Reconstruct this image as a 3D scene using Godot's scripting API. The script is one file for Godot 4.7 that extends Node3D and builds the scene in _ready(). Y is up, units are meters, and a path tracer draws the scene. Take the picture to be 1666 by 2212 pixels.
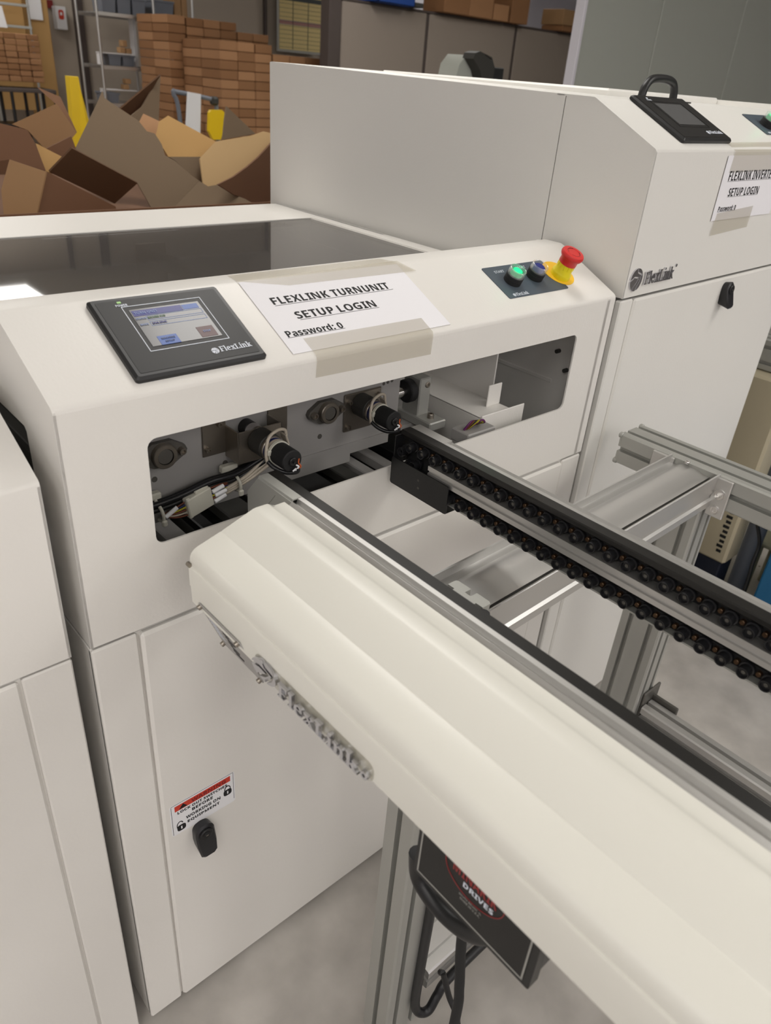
extends Node3D

const FL := -0.02
var M := {}
var sgc := 10
var used := {}
var TB: Transform3D
var TA := Transform3D()

# ---------- materials ----------
func mt(key: String, c: Color, rough := 0.5, metal := 0.0) -> StandardMaterial3D:
	var m := StandardMaterial3D.new()
	m.resource_name = key
	m.albedo_color = c
	m.roughness = rough
	m.metallic = metal
	M[key] = m
	return m

func glow(key: String, c: Color, e: float, base := Color.BLACK) -> StandardMaterial3D:
	var m := mt(key, base, 0.4)
	m.emission_enabled = true
	m.emission = c
	m.emission_energy_multiplier = e
	return m

func clear(key: String, c: Color, rough := 0.1) -> StandardMaterial3D:
	var m := mt(key, c, rough)
	m.transparency = BaseMaterial3D.TRANSPARENCY_ALPHA
	return m

func noise_tex(freq: float, a: Color, b: Color, sd: int, oct := 4, size := 512, normal := false, bump := 2.0) -> NoiseTexture2D:
	var n := FastNoiseLite.new()
	n.seed = sd
	n.frequency = freq
	n.fractal_octaves = oct
	var t := NoiseTexture2D.new()
	t.width = size
	t.height = size
	t.seamless = true
	t.noise = n
	if normal:
		t.as_normal_map = true
		t.bump_strength = bump
	else:
		var g := Gradient.new()
		g.set_color(0, a)
		g.set_color(1, b)
		t.color_ramp = g
	return t

func tri(m: StandardMaterial3D, tex: Texture2D, s: float) -> void:
	m.albedo_texture = tex
	m.uv1_triplanar = true
	m.uv1_world_triplanar = true
	m.uv1_scale = Vector3(s, s, s)

func trin(m: StandardMaterial3D, tex: Texture2D, s: float, k := 0.3) -> void:
	m.normal_enabled = true
	m.normal_texture = tex
	m.normal_scale = k
	m.uv1_triplanar = true
	m.uv1_world_triplanar = true
	m.uv1_scale = Vector3(s, s, s)

func materials() -> void:
	var peel := noise_tex(0.04, Color.BLACK, Color.WHITE, 3, 3, 256, true, 3.0)
	trin(mt("paint", Color(0.905, 0.893, 0.872), 0.42), peel, 14.0, 0.12)
	trin(mt("paint_b", Color(0.905, 0.897, 0.876), 0.42), peel, 14.0, 0.12)
	trin(mt("cream", Color(0.900, 0.893, 0.858), 0.34), peel, 14.0, 0.06)
	mt("seam", Color(0.32, 0.31, 0.29), 0.7)
	mt("alu", Color(0.80, 0.795, 0.785), 0.38, 0.85)
	mt("alu_dull", Color(0.70, 0.70, 0.68), 0.5, 0.55)
	mt("steel", Color(0.60, 0.57, 0.53), 0.35, 0.9)
	mt("bright", Color(0.86, 0.85, 0.84), 0.16, 1.0)
	mt("chrome", Color(0.80, 0.80, 0.82), 0.18, 1.0)
	mt("cast", Color(0.40, 0.39, 0.37), 0.5, 0.5)
	mt("brass", Color(0.34, 0.26, 0.19), 0.4, 0.8)
	mt("black", Color(0.085, 0.085, 0.09), 0.42)
	mt("black_matt", Color(0.075, 0.075, 0.08), 0.7)
	mt("rubber", Color(0.11, 0.11, 0.12), 0.38)
	mt("guide", Color(0.10, 0.095, 0.09), 0.33)
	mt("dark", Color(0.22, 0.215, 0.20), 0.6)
	mt("panel_black", Color(0.075, 0.07, 0.07), 0.5)
	mt("gray_plate", Color(0.62, 0.61, 0.60), 0.5)
	mt("white", Color(0.93, 0.93, 0.94), 0.6)
	mt("paper", Color(0.93, 0.925, 0.94), 0.75)
	mt("ink", Color(0.06, 0.06, 0.07), 0.7)
	mt("print_white", Color(0.86, 0.88, 0.92), 0.5)
	mt("nylon", Color(0.78, 0.77, 0.72), 0.5)
	mt("cable_white", Color(0.72, 0.68, 0.62), 0.5)
	mt("orange", Color(0.72, 0.34, 0.16), 0.5)
	mt("wire_blue", Color(0.12, 0.15, 0.35), 0.5)
	mt("wire_purple", Color(0.38, 0.12, 0.36), 0.5)
	mt("wire_yellow", Color(0.70, 0.66, 0.15), 0.5)
	mt("wire_brown", Color(0.42, 0.22, 0.14), 0.5)
	mt("red", Color(0.82, 0.16, 0.15), 0.42)
	mt("label_red", Color(0.80, 0.23, 0.15), 0.5)
	mt("logo_red", Color(0.55, 0.16, 0.16), 0.5)
	mt("yellow", Color(0.90, 0.83, 0.05), 0.4)
	mt("disc_yellow", Color(0.95, 0.76, 0.15), 0.5)
	mt("sign_yellow", Color(0.93, 0.78, 0.03), 0.5)
	mt("slate", Color(0.29, 0.33, 0.37), 0.5)
	mt("navy", Color(0.05, 0.08, 0.16), 0.6)
	mt("blue", Color(0.10, 0.40, 0.58), 0.55)
	mt("bin_blue", Color(0.05, 0.25, 0.56), 0.5)
	mt("bin_gray", Color(0.46, 0.48, 0.52), 0.5)
	mt("taupe", Color(0.58, 0.535, 0.495), 0.85)
	mt("taupe_light", Color(0.72, 0.675, 0.62), 0.8)
	mt("post", Color(0.30, 0.26, 0.245), 0.6)
	mt("wall_white", Color(0.88, 0.87, 0.90), 0.8)
	mt("oven", Color(0.70, 0.715, 0.68), 0.45)
	mt("olive", Color(0.66, 0.65, 0.55), 0.6)
	mt("beige", Color(0.72, 0.68, 0.58), 0.6)
	mt("chart", Color(0.90, 0.82, 0.58), 0.7)
	mt("chart_bar", Color(0.28, 0.30, 0.30), 0.7)
	mt("chart_pink", Color(0.70, 0.52, 0.50), 0.7)
	mt("fire_red", Color(0.78, 0.25, 0.17), 0.6)
	mt("maroon", Color(0.50, 0.14, 0.14), 0.7)
	mt("ceiling", Color(0.86, 0.86, 0.84), 0.9)
	glow("lamp", Color(1.0, 0.99, 0.97), 2.2, Color(0.9, 0.9, 0.9))
	glow("green_glow", Color(0.02, 1.0, 0.62), 0.75, Color(0.02, 0.55, 0.35))
	glow("green_body", Color(0.0, 0.75, 0.42), 0.16, Color(0.02, 0.52, 0.34))
	glow("led", Color(0.65, 0.85, 0.5), 0.45, Color(0.4, 0.5, 0.3))
	mt("blue_lens", Color(0.02, 0.11, 0.48), 0.25)
	glow("screen", Color(0.36, 0.33, 0.33), 0.16, Color(0.05, 0.05, 0.05)).roughness = 0.2
	glow("screen_off", Color(0.35, 0.35, 0.35), 0.02, Color(0.30, 0.30, 0.30)).roughness = 0.6
	glow("ui_blue", Color(0.10, 0.12, 0.55), 0.45, Color(0.03, 0.03, 0.1))
	glow("ui_sky", Color(0.25, 0.42, 0.75), 0.45, Color(0.1, 0.12, 0.2))
	glow("ui_red", Color(0.35, 0.08, 0.08), 0.4, Color(0.1, 0.03, 0.03))
	glow("ui_text", Color(0.50, 0.58, 0.75), 0.5, Color(0.2, 0.2, 0.2))
	glow("ui_green", Color(0.15, 0.42, 0.2), 0.4, Color(0.05, 0.1, 0.05))
	glow("ui_ink", Color(0.10, 0.12, 0.25), 0.1, Color(0.05, 0.05, 0.1))
	clear("glass", Color(0.36, 0.345, 0.335, 0.52), 0.03)
	clear("lens", Color(1, 1, 1, 0.10), 0.05)
	clear("film", Color(0.72, 0.70, 0.62, 0.22), 0.22)
	clear("tape", Color(0.74, 0.70, 0.60, 0.34), 0.35)
	var fl := mt("floor", Color(1, 1, 1), 0.55)
	tri(fl, noise_tex(0.008, Color(0.64, 0.62, 0.595), Color(0.77, 0.75, 0.725), 11, 6, 1024), 0.7)
	mt("stain", Color(0.36, 0.32, 0.28), 0.8)
	for k in [["gb", Color(0.47, 0.40, 0.32)], ["dk", Color(0.36, 0.25, 0.16)], ["lt", Color(0.66, 0.52, 0.37)], ["md", Color(0.44, 0.31, 0.22)], ["mb", Color(0.53, 0.40, 0.27)], ["pk", Color(0.55, 0.41, 0.31)], ["tn", Color(0.72, 0.57, 0.36)], ["tl", Color(0.73, 0.61, 0.44)], ["pl", Color(0.74, 0.57, 0.42)], ["kraft", Color(0.66, 0.49, 0.345)], ["kraft2", Color(0.62, 0.455, 0.315)], ["kraft3", Color(0.56, 0.40, 0.265)]]:  # board kinds; the darkest has the shade of a carton inside painted in
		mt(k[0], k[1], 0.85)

# ---------- mesh helpers ----------
func st() -> SurfaceTool:
	var s := SurfaceTool.new()
	s.begin(Mesh.PRIMITIVE_TRIANGLES)
	return s

func grp(s: SurfaceTool, g: int) -> void:
	s.set_smooth_group(g if g >= 0 else 0xFFFFFFFF)

func t3(s: SurfaceTool, a: Vector3, b: Vector3, c: Vector3, g := -1) -> void:
	grp(s, g)
	s.add_vertex(a)
	s.add_vertex(c)
	s.add_vertex(b)

func q4(s: SurfaceTool, a: Vector3, b: Vector3, c: Vector3, d: Vector3, g := -1) -> void:
	t3(s, a, b, c, g)
	t3(s, a, c, d, g)

# chamfered box, outward faces; c centre, z full size
func cbox(s: SurfaceTool, c: Vector3, z: Vector3, bev := 0.0, B := Basis()) -> void:
	var h := z * 0.5
	var b := minf(bev, minf(h.x, minf(h.y, h.z)) * 0.9)
	var P := func(ix: int, iy: int, iz: int, ax: int) -> Vector3:
		var v := Vector3(ix * (h.x - (0.0 if ax == 0 else b)), iy * (h.y - (0.0 if ax == 1 else b)), iz * (h.z - (0.0 if ax == 2 else b)))
		return c + B * v
	for k in [-1, 1]:
		var f := [[P.call(k, -1, -1, 0), P.call(k, 1, -1, 0), P.call(k, 1, 1, 0), P.call(k, -1, 1, 0)], [P.call(-1, k, -1, 1), P.call(-1, k, 1, 1), P.call(1, k, 1, 1), P.call(1, k, -1, 1)], [P.call(-1, -1, k, 2), P.call(1, -1, k, 2), P.call(1, 1, k, 2), P.call(-1, 1, k, 2)]]
		for a in f:
			if k > 0:
				q4(s, a[0], a[1], a[2], a[3])
			else:
				q4(s, a[3], a[2], a[1], a[0])
	if b <= 0.0:
		return
	for i in [-1, 1]:
		for j in [-1, 1]:
			var e := [[P.call(i, j, -1, 0), P.call(i, j, 1, 0), P.call(i, j, 1, 1), P.call(i, j, -1, 1)], [P.call(-1, i, j, 1), P.call(1, i, j, 1), P.call(1, i, j, 2), P.call(-1, i, j, 2)], [P.call(j, -1, i, 2), P.call(j, 1, i, 2), P.call(j, 1, i, 0), P.call(j, -1, i, 0)]]
			for a in e:
				if i * j < 0:
					q4(s, a[0], a[1], a[2], a[3])
				else:
					q4(s, a[3], a[2], a[1], a[0])
			for k in [-1, 1]:
				var x: Vector3 = P.call(i, j, k, 0)
				var y: Vector3 = P.call(i, j, k, 1)
				var w: Vector3 = P.call(i, j, k, 2)
				if i * j * k > 0:
					t3(s, x, y, w)
				else:
					t3(s, x, w, y)

# box from corner to corner
func bx(s: SurfaceTool, a: Vector3, b: Vector3, bev := 0.0) -> void:
	cbox(s, (a + b) * 0.5, (b - a).abs(), bev)

func ccw(p: PackedVector2Array) -> PackedVector2Array:
	var q := p.duplicate()
	if Geometry2D.is_polygon_clockwise(q):
		q.reverse()
	return q

# polygon in the local XY plane, extruded from t0 to t1 along local Z
func extr(s: SurfaceTool, poly: PackedVector2Array, t0: float, t1: float, T := Transform3D(), caps := true) -> void:
	var p := ccw(poly)
	var n := p.size()
	if Geometry2D.is_polygon_clockwise(p) and false:
		return
	if caps:
		var ix := Geometry2D.triangulate_polygon(p)
		for i in range(0, ix.size(), 3):
			var a := p[ix[i]]
			var b := p[ix[i + 1]]
			var c := p[ix[i + 2]]
			if (b - a).cross(c - a) < 0.0:
				var d := b
				b = c
				c = d
			t3(s, T * Vector3(a.x, a.y, t1), T * Vector3(b.x, b.y, t1), T * Vector3(c.x, c.y, t1))
			t3(s, T * Vector3(a.x, a.y, t0), T * Vector3(c.x, c.y, t0), T * Vector3(b.x, b.y, t0))
	sgc += 1
	for i in n:
		var a := p[i]
		var b := p[(i + 1) % n]
		var c := p[(i + 2) % n]
		q4(s, T * Vector3(a.x, a.y, t0), T * Vector3(b.x, b.y, t0), T * Vector3(b.x, b.y, t1), T * Vector3(a.x, a.y, t1), sgc)
		if absf((b - a).angle_to(c - b)) > 0.6:
			sgc += 1

# profile of (radius, height) turned round local Y of T
func lathe(s: SurfaceTool, prof: Array, T := Transform3D(), n := 20) -> void:
	sgc += 1
	for i in prof.size() - 1:
		var a: Vector2 = prof[i]
		var b: Vector2 = prof[i + 1]
		for k in n:
			var u := TAU * k / n
			var v := TAU * (k + 1) / n
			var a0 := T * Vector3(a.x * cos(u), a.y, a.x * sin(u))
			var a1 := T * Vector3(a.x * cos(v), a.y, a.x * sin(v))
			var b0 := T * Vector3(b.x * cos(u), b.y, b.x * sin(u))
			var b1 := T * Vector3(b.x * cos(v), b.y, b.x * sin(v))
			if a.x > 1e-6:
				t3(s, a0, b1, a1, sgc)
			if b.x > 1e-6:
				t3(s, a0, b0, b1, sgc)
		if i + 2 < prof.size():
			var c: Vector2 = prof[i + 2]
			if absf((b - a).angle_to(c - b)) > 0.7:
				sgc += 1

func axis_T(p: Vector3, d: Vector3) -> Transform3D:
	var y := d.normalized()
	var x := (Vector3.RIGHT if absf(y.x) < 0.9 else Vector3.FORWARD).cross(y).normalized()
	return Transform3D(Basis(x, y, x.cross(y)), p)

func cyl(s: SurfaceTool, a: Vector3, b: Vector3, r: float, n := 16, bev := 0.0) -> void:
	var L := a.distance_to(b)
	if bev > 0.0:
		lathe(s, [Vector2(0, 0), Vector2(r - bev, 0), Vector2(r, bev), Vector2(r, L - bev), Vector2(r - bev, L), Vector2(0, L)], axis_T(a, b - a), n)
	else:
		lathe(s, [Vector2(0, 0), Vector2(r, 0), Vector2(r, L), Vector2(0, L)], axis_T(a, b - a), n)

func smooth_path(p: Array, k := 6) -> Array:
	var c := Curve3D.new()
	for i in p.size():
		var a: Vector3 = p[maxi(i - 1, 0)]
		var b: Vector3 = p[mini(i + 1, p.size() - 1)]
		var t := (b - a) / 6.0
		c.add_point(p[i], -t, t)
	var out := []
	for i in p.size() - 1:
		for j in k:
			out.append(c.sample(i, float(j) / k))
	out.append(p[p.size() - 1])
	return out

func tube(s: SurfaceTool, p: Array, r: float, n := 8, k := 6) -> void:
	var pts := smooth_path(p, k) if k > 1 else p
	var rings := []
	var up := Vector3.UP
	for i in pts.size():
		var d: Vector3 = (pts[mini(i + 1, pts.size() - 1)] - pts[maxi(i - 1, 0)]).normalized()
		var x := up.cross(d)
		if x.length() < 0.15:
			x = Vector3(0.7, 0.1, 0.7).cross(d)
		x = x.normalized()
		var y := d.cross(x)
		up = y
		var ring := []
		for j in n:
			ring.append(pts[i] + (x * cos(TAU * j / n) + y * sin(TAU * j / n)) * r)
		rings.append(ring)
	sgc += 1
	var g := sgc
	for i in rings.size() - 1:
		for j in n:
			var j2 := (j + 1) % n
			q4(s, rings[i][j], rings[i][j2], rings[i + 1][j2], rings[i + 1][j], g)
	for j in range(1, n - 1):
		t3(s, rings[0][0], rings[0][j + 1], rings[0][j])
		var e: Array = rings[rings.size() - 1]
		t3(s, e[0], e[j], e[j + 1])

func rrect(cx: float, cy: float, w: float, h: float, r: float, n := 4) -> PackedVector2Array:
	var o := PackedVector2Array()
	for k in 4:
		var c := Vector2(cx + (w * 0.5 - r) * [1, -1, -1, 1][k], cy + (h * 0.5 - r) * [1, 1, -1, -1][k])
		for i in n + 1:
			var a := PI * 0.5 * (k + float(i) / n)
			o.append(c + Vector2(cos(a), sin(a)) * r)
	return o

func circle(c: Vector2, r: float, n := 24, ry := -1.0) -> PackedVector2Array:
	var o := PackedVector2Array()
	for i in n:
		o.append(c + Vector2(cos(TAU * i / n) * r, sin(TAU * i / n) * (ry if ry > 0 else r)))
	return o

# sheet in local XY with a rounded rectangular hole
func holed(s: SurfaceTool, x0: float, y0: float, x1: float, y1: float, hx0: float, hy0: float, hx1: float, hy1: float, r: float, t0: float, t1: float, T := Transform3D()) -> void:
	var hole := rrect((hx0 + hx1) / 2, (hy0 + hy1) / 2, hx1 - hx0, hy1 - hy0, r, 5)
	var corner := [Vector2(x1, y1), Vector2(x0, y1), Vector2(x0, y0), Vector2(x1, y0)]
	var n := hole.size()
	for z in [t1, t0]:
		for i in n:
			var a := hole[i]
			var b := hole[(i + 1) % n]
			var ca: Vector2 = corner[i / 6]
			var cb: Vector2 = corner[((i + 1) % n) / 6]
			var f := [Vector3(a.x, a.y, z), Vector3(ca.x, ca.y, z), Vector3(cb.x, cb.y, z), Vector3(b.x, b.y, z)]
			for v in 4:
				f[v] = T * f[v]
			if z == t1:
				t3(s, f[0], f[1], f[3])
				if ca != cb:
					t3(s, f[1], f[2], f[3])
			else:
				t3(s, f[3], f[1], f[0])
				if ca != cb:
					t3(s, f[3], f[2], f[1])
	sgc += 1
	for i in n:
		var a := hole[i]
		var b := hole[(i + 1) % n]
		q4(s, T * Vector3(a.x, a.y, t1), T * Vector3(b.x, b.y, t1), T * Vector3(b.x, b.y, t0), T * Vector3(a.x, a.y, t0), sgc)
	for i in 4:
		var a: Vector2 = corner[i]
		var b: Vector2 = corner[(i + 1) % 4]
		q4(s, T * Vector3(a.x, a.y, t0), T * Vector3(b.x, b.y, t0), T * Vector3(b.x, b.y, t1), T * Vector3(a.x, a.y, t1))

# aluminium profile with square slots
func slotted(w: float, h: float, nx: int, ny: int, sw := 0.010, sd := 0.011) -> PackedVector2Array:
	var o := PackedVector2Array()
	var r := 0.003
	var sides := [[Vector2(-w / 2, -h / 2), Vector2(1, 0), w, nx], [Vector2(w / 2, -h / 2), Vector2(0, 1), h, ny], [Vector2(w / 2, h / 2), Vector2(-1, 0), w, nx], [Vector2(-w / 2, h / 2), Vector2(0, -1), h, ny]]
	for k in sides:
		var p: Vector2 = k[0]
		var d: Vector2 = k[1]
		var nrm := Vector2(-d.y, d.x)
		var L: float = k[2]
		o.append(p + d * r)
		for i in k[3]:
			var c: float = L * (i + 0.5) / k[3]
			o.append(p + d * (c - sw / 2))
			o.append(p + d * (c - sw / 2) + nrm * sd)
			o.append(p + d * (c + sw / 2) + nrm * sd)
			o.append(p + d * (c + sw / 2))
		o.append(p + d * (L - r))
	return o

# ---------- nodes ----------
func num(n: String) -> String:
	if not used.has(n):
		used[n] = 0
		return n
	used[n] += 1
	return "%s_%03d" % [n, used[n]]

func part(called: String, s: SurfaceTool, m, parent: Node3D, T := Transform3D()) -> MeshInstance3D:
	s.generate_normals()
	return inst(called, s.commit(), m, parent, T)

func inst(called: String, mesh: Mesh, m, parent: Node3D, T := Transform3D()) -> MeshInstance3D:
	var o := MeshInstance3D.new()
	o.name = called
	o.mesh = mesh
	o.material_override = M[m] if m is String else m
	parent.add_child(o, true)
	o.global_transform = T
	return o

func tag(o: Node3D, label: String, cat: String, group := "") -> Node3D:
	o.set_meta("label", label)
	o.set_meta("category", cat)
	if group:
		o.set_meta("group", group)
	return o

func thing(called: String, label: String, cat: String, at := Vector3.ZERO, group := "") -> Node3D:
	var o := Node3D.new()
	o.name = num(called)
	add_child(o, true)
	o.position = at
	tag(o, label, cat, group)
	return o

func solo(called: String, s: SurfaceTool, m, label: String, cat: String, group := "") -> MeshInstance3D:
	var o := part(num(called), s, m, self)
	tag(o, label, cat, group)
	return o

func struct(called: String, s: SurfaceTool, m) -> MeshInstance3D:
	var o := part(called, s, m, self)
	o.set_meta("kind", "structure")
	return o

# text in the XY plane of T, centred there, w x h metres, d deep
func txt(called: String, what: String, m, parent: Node3D, T: Transform3D, w: float, h: float, serif := false, weight := 400, d := 0.0003) -> MeshInstance3D:
	var t := TextMesh.new()
	var f := SystemFont.new()
	f.font_names = PackedStringArray(["Droid Serif" if serif else "Droid Sans"])
	f.font_weight = weight
	t.font = f
	t.font_size = 48
	t.pixel_size = 0.01
	t.depth = 0.1
	t.curve_step = 1.0
	t.text = what
	var b := t.get_aabb()
	var k := Vector3(w / b.size.x, h / b.size.y, d / 0.1)
	var B := Basis(T.basis.x * k.x, T.basis.y * k.y, T.basis.z * k.z)
	var c := b.position + b.size * 0.5
	return inst(called, t, m, parent, Transform3D(B, T.origin - B * Vector3(c.x, c.y, c.z - 0.05)))

func at(T: Transform3D, x: float, y: float, z := 0.0) -> Transform3D:
	return T * Transform3D(Basis(), Vector3(x, y, z))

# round mark with two sweeps cut out, then the serif word
func globe(s: SurfaceTool, T: Transform3D, rx: float, ry: float, d: float) -> void:
	var polys := [circle(Vector2.ZERO, rx, 28, ry)]
	for line in [PackedVector2Array([Vector2(-1.2, -0.15), Vector2(-0.35, 0.25), Vector2(0.35, 0.15), Vector2(0.1, -0.3), Vector2(-0.4, -0.75), Vector2(-0.5, -1.2)]), PackedVector2Array([Vector2(-0.2, 1.2), Vector2(0.1, 0.62), Vector2(0.75, 0.4), Vector2(0.6, -0.2), Vector2(0.2, -0.8), Vector2(0.25, -1.2)])]:
		var l := PackedVector2Array()
		for p in line:
			l.append(Vector2(p.x * rx, p.y * ry))
		for cut in Geometry2D.offset_polyline(l, rx * 0.075):
			var out := []
			for p in polys:
				for c in Geometry2D.clip_polygons(p, cut):
					if not Geometry2D.is_polygon_clockwise(c):
						out.append(c)
			polys = out
	for p in polys:
		extr(s, p, 0.0, d, T)

func slope_T(z0: Vector3, s: Vector3, base := Basis()) -> Transform3D:
	var y := s.normalized()
	return Transform3D(base * Basis(Vector3.RIGHT, y, Vector3.RIGHT.cross(y)), z0)

# ---------- shared machine fittings ----------
func touch_panel(root: Node3D, T: Transform3D, w: float, h: float, on: bool) -> void:
	# T: centre of the panel on the sloping hood, y up the slope
	var s := st()
	extr(s, rrect(0, 0, w, h, 0.004), 0.0, 0.0045, T)
	var p := rrect(0, 0, w, h, 0.004)
	var q := rrect(0, 0, w - 0.006, h - 0.006, 0.003)
	for i in p.size():
		var j := (i + 1) % p.size()
		q4(s, at(T, p[i].x, p[i].y, 0.0045).origin, at(T, p[j].x, p[j].y, 0.0045).origin, at(T, q[j].x, q[j].y, 0.0075).origin, at(T, q[i].x, q[i].y, 0.0075).origin)
	extr(s, q, 0.0045, 0.0075, T)
	var hmi := part("touch_panel", s, "black", root)
	s = st()
	extr(s, rrect(0, 0, w - 0.014, h - 0.014, 0.002), 0.0075, 0.0078, T)
	part("front_film", s, "panel_black", hmi)
	var bw := w * 0.60
	var bh := h * 0.575
	var bc := Vector2(w * 0.0, h * 0.065)
	s = st()
	for k in [[0, bh / 2, bw, 0.0009], [0, -bh / 2, bw, 0.0009], [-bw / 2, 0, 0.0009, bh], [bw / 2, 0, 0.0009, bh]]:
		cbox(s, at(T, bc.x + k[0], bc.y + k[1], 0.0080).origin, Vector3(k[2], k[3], 0.0004), 0.0, T.basis)
	part("screen_outline", s, "print_white" if on else "black", hmi)
	var sw := bw * 0.885
	var sh := bh * 0.83
	s = st()
	cbox(s, at(T, bc.x, bc.y, 0.0079).origin, Vector3(sw, sh, 0.0006), 0.0, T.basis)
	part("screen", s, "screen" if on else "screen_off", hmi)
	s = st()
	cbox(s, at(T, -w * 0.295, h * 0.415, 0.0080).origin, Vector3(w * 0.028, h * 0.022, 0.0005), 0.0, T.basis)
	part("power_light", s, "led" if on else "print_white", hmi)
	txt("lettering", "POWER", "print_white", hmi, at(T, -w * 0.29, h * 0.375, 0.0080), w * 0.085, h * 0.026, false, 700)
	s = st()
	globe(s, at(T, w * 0.135, -h * 0.345, 0.0078), h * 0.036, h * 0.036, 0.0004)
	part("round_mark", s, "print_white", hmi)
	txt("lettering", "FlexLink", "print_white", hmi, at(T, w * 0.30, -h * 0.335, 0.0080), w * 0.255, h * 0.068, true, 700)
	if not on:
		return
	var S := at(T, bc.x, bc.y, 0.0083)
	var e := 0.0003
	var rect := func(n: String, m: String, x: float, y: float, ww: float, hh: float, z: float) -> void:
		var r := st()
		cbox(r, at(S, x * sw, y * sh, z).origin, Vector3(ww * sw, hh * sh, e), 0.0, S.basis)
		part(n, r, m, hmi)
	rect.call("title_bar", "ui_blue", -0.13, 0.385, 0.70, 0.15, 0.0)
	rect.call("menu_button", "ui_sky", 0.345, 0.385, 0.23, 0.13, 0.0)
	rect.call("setup_button", "ui_sky", -0.24, -0.385, 0.27, 0.23, 0.0)
	rect.call("stop_button", "ui_red", 0.33, -0.335, 0.24, 0.28, 0.0)
	for k in [[0.07, 0.235, 0.80, 0.115], [0.07, 0.075, 0.80, 0.115]]:
		var r := st()
		for l in [[0, k[3] / 2, k[2], 0.010], [0, -k[3] / 2, k[2], 0.010], [-k[2] / 2, 0, 0.007, k[3]], [k[2] / 2, 0, 0.007, k[3]]]:
			cbox(r, at(S, (k[0] + l[0]) * sw, (k[1] + l[1]) * sh, 0.0).origin, Vector3(l[2] * sw, l[3] * sh, e), 0.0, S.basis)
		part("field_frame", r, "ui_text", hmi)
	var lab := func(t: String, m: String, x: float, y: float, ww: float, hh: float) -> void:
		txt("screen_lettering", t, m, hmi, at(S, x * sw, y * sh, 0.0004), ww * sw, hh * sh, false, 700, 0.0002)
	lab.call("TURN UNIT", "ui_text", -0.30, 0.385, 0.32, 0.065)
	lab.call("STATUS", "ui_text", -0.415, 0.235, 0.14, 0.045)
	lab.call("MODE", "ui_text", -0.42, 0.075, 0.11, 0.045)
	lab.call("MACHINE RUN", "ui_green", -0.20, 0.235, 0.24, 0.05)
	lab.call("INLINE", "ui_blue", -0.21, 0.075, 0.20, 0.05)
	lab.call("MACHINE", "ui_ink", -0.24, -0.35, 0.19, 0.045)
	lab.call("SETUP", "ui_ink", -0.24, -0.43, 0.13, 0.045)
	lab.call("STOP", "ui_text", 0.33, -0.33, 0.11, 0.05)

func push_button(root: Node3D, T: Transform3D, lit: bool) -> void:
	# local Z of T is the way the button points
	var A := T * Transform3D(Basis(Vector3.RIGHT, PI / 2), Vector3.ZERO)
	var s := st()
	lathe(s, [Vector2(0, 0), Vector2(0.0155, 0), Vector2(0.0155, 0.007), Vector2(0.0150, 0.0075), Vector2(0.0155, 0.008), Vector2(0.0155, 0.0125), Vector2(0.0145, 0.0135), Vector2(0, 0.0135)], A, 28)
	var b := part("push_button", s, "black_matt", root)
	s = st()
	lathe(s, [Vector2(0, 0.0135), Vector2(0.0105, 0.0135), Vector2(0.0105, 0.0205), Vector2(0.0095, 0.0212), Vector2(0, 0.0212)], A, 28)
	part("lens", s, "green_body" if lit else "blue_lens", b)
	s = st()
	lathe(s, [Vector2(0, 0.0212), Vector2(0.0083, 0.0212), Vector2(0.0076, 0.0222), Vector2(0, 0.0224)], A, 24)
	part("lens_cap", s, "green_glow" if lit else "blue_lens", b)
	s = st()
	lathe(s, [Vector2(0.0148, 0.0135), Vector2(0.0146, 0.0242), Vector2(0.0135, 0.0250), Vector2(0.0128, 0.0245), Vector2(0.0128, 0.0138)], A, 28)
	part("clear_ring", s, "lens", b)
	if lit:
		var l := OmniLight3D.new()
		l.name = "green_button_light"
		l.light_color = Color(0.1, 1.0, 0.6)
		l.light_energy = 0.00025
		l.light_size = 0.006
		l.omni_range = 12.0
		l.omni_attenuation = 2.0
		l.shadow_enabled = true
		b.add_child(l, true)
		l.global_position = at(T, 0, 0, 0.0232).origin

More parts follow.
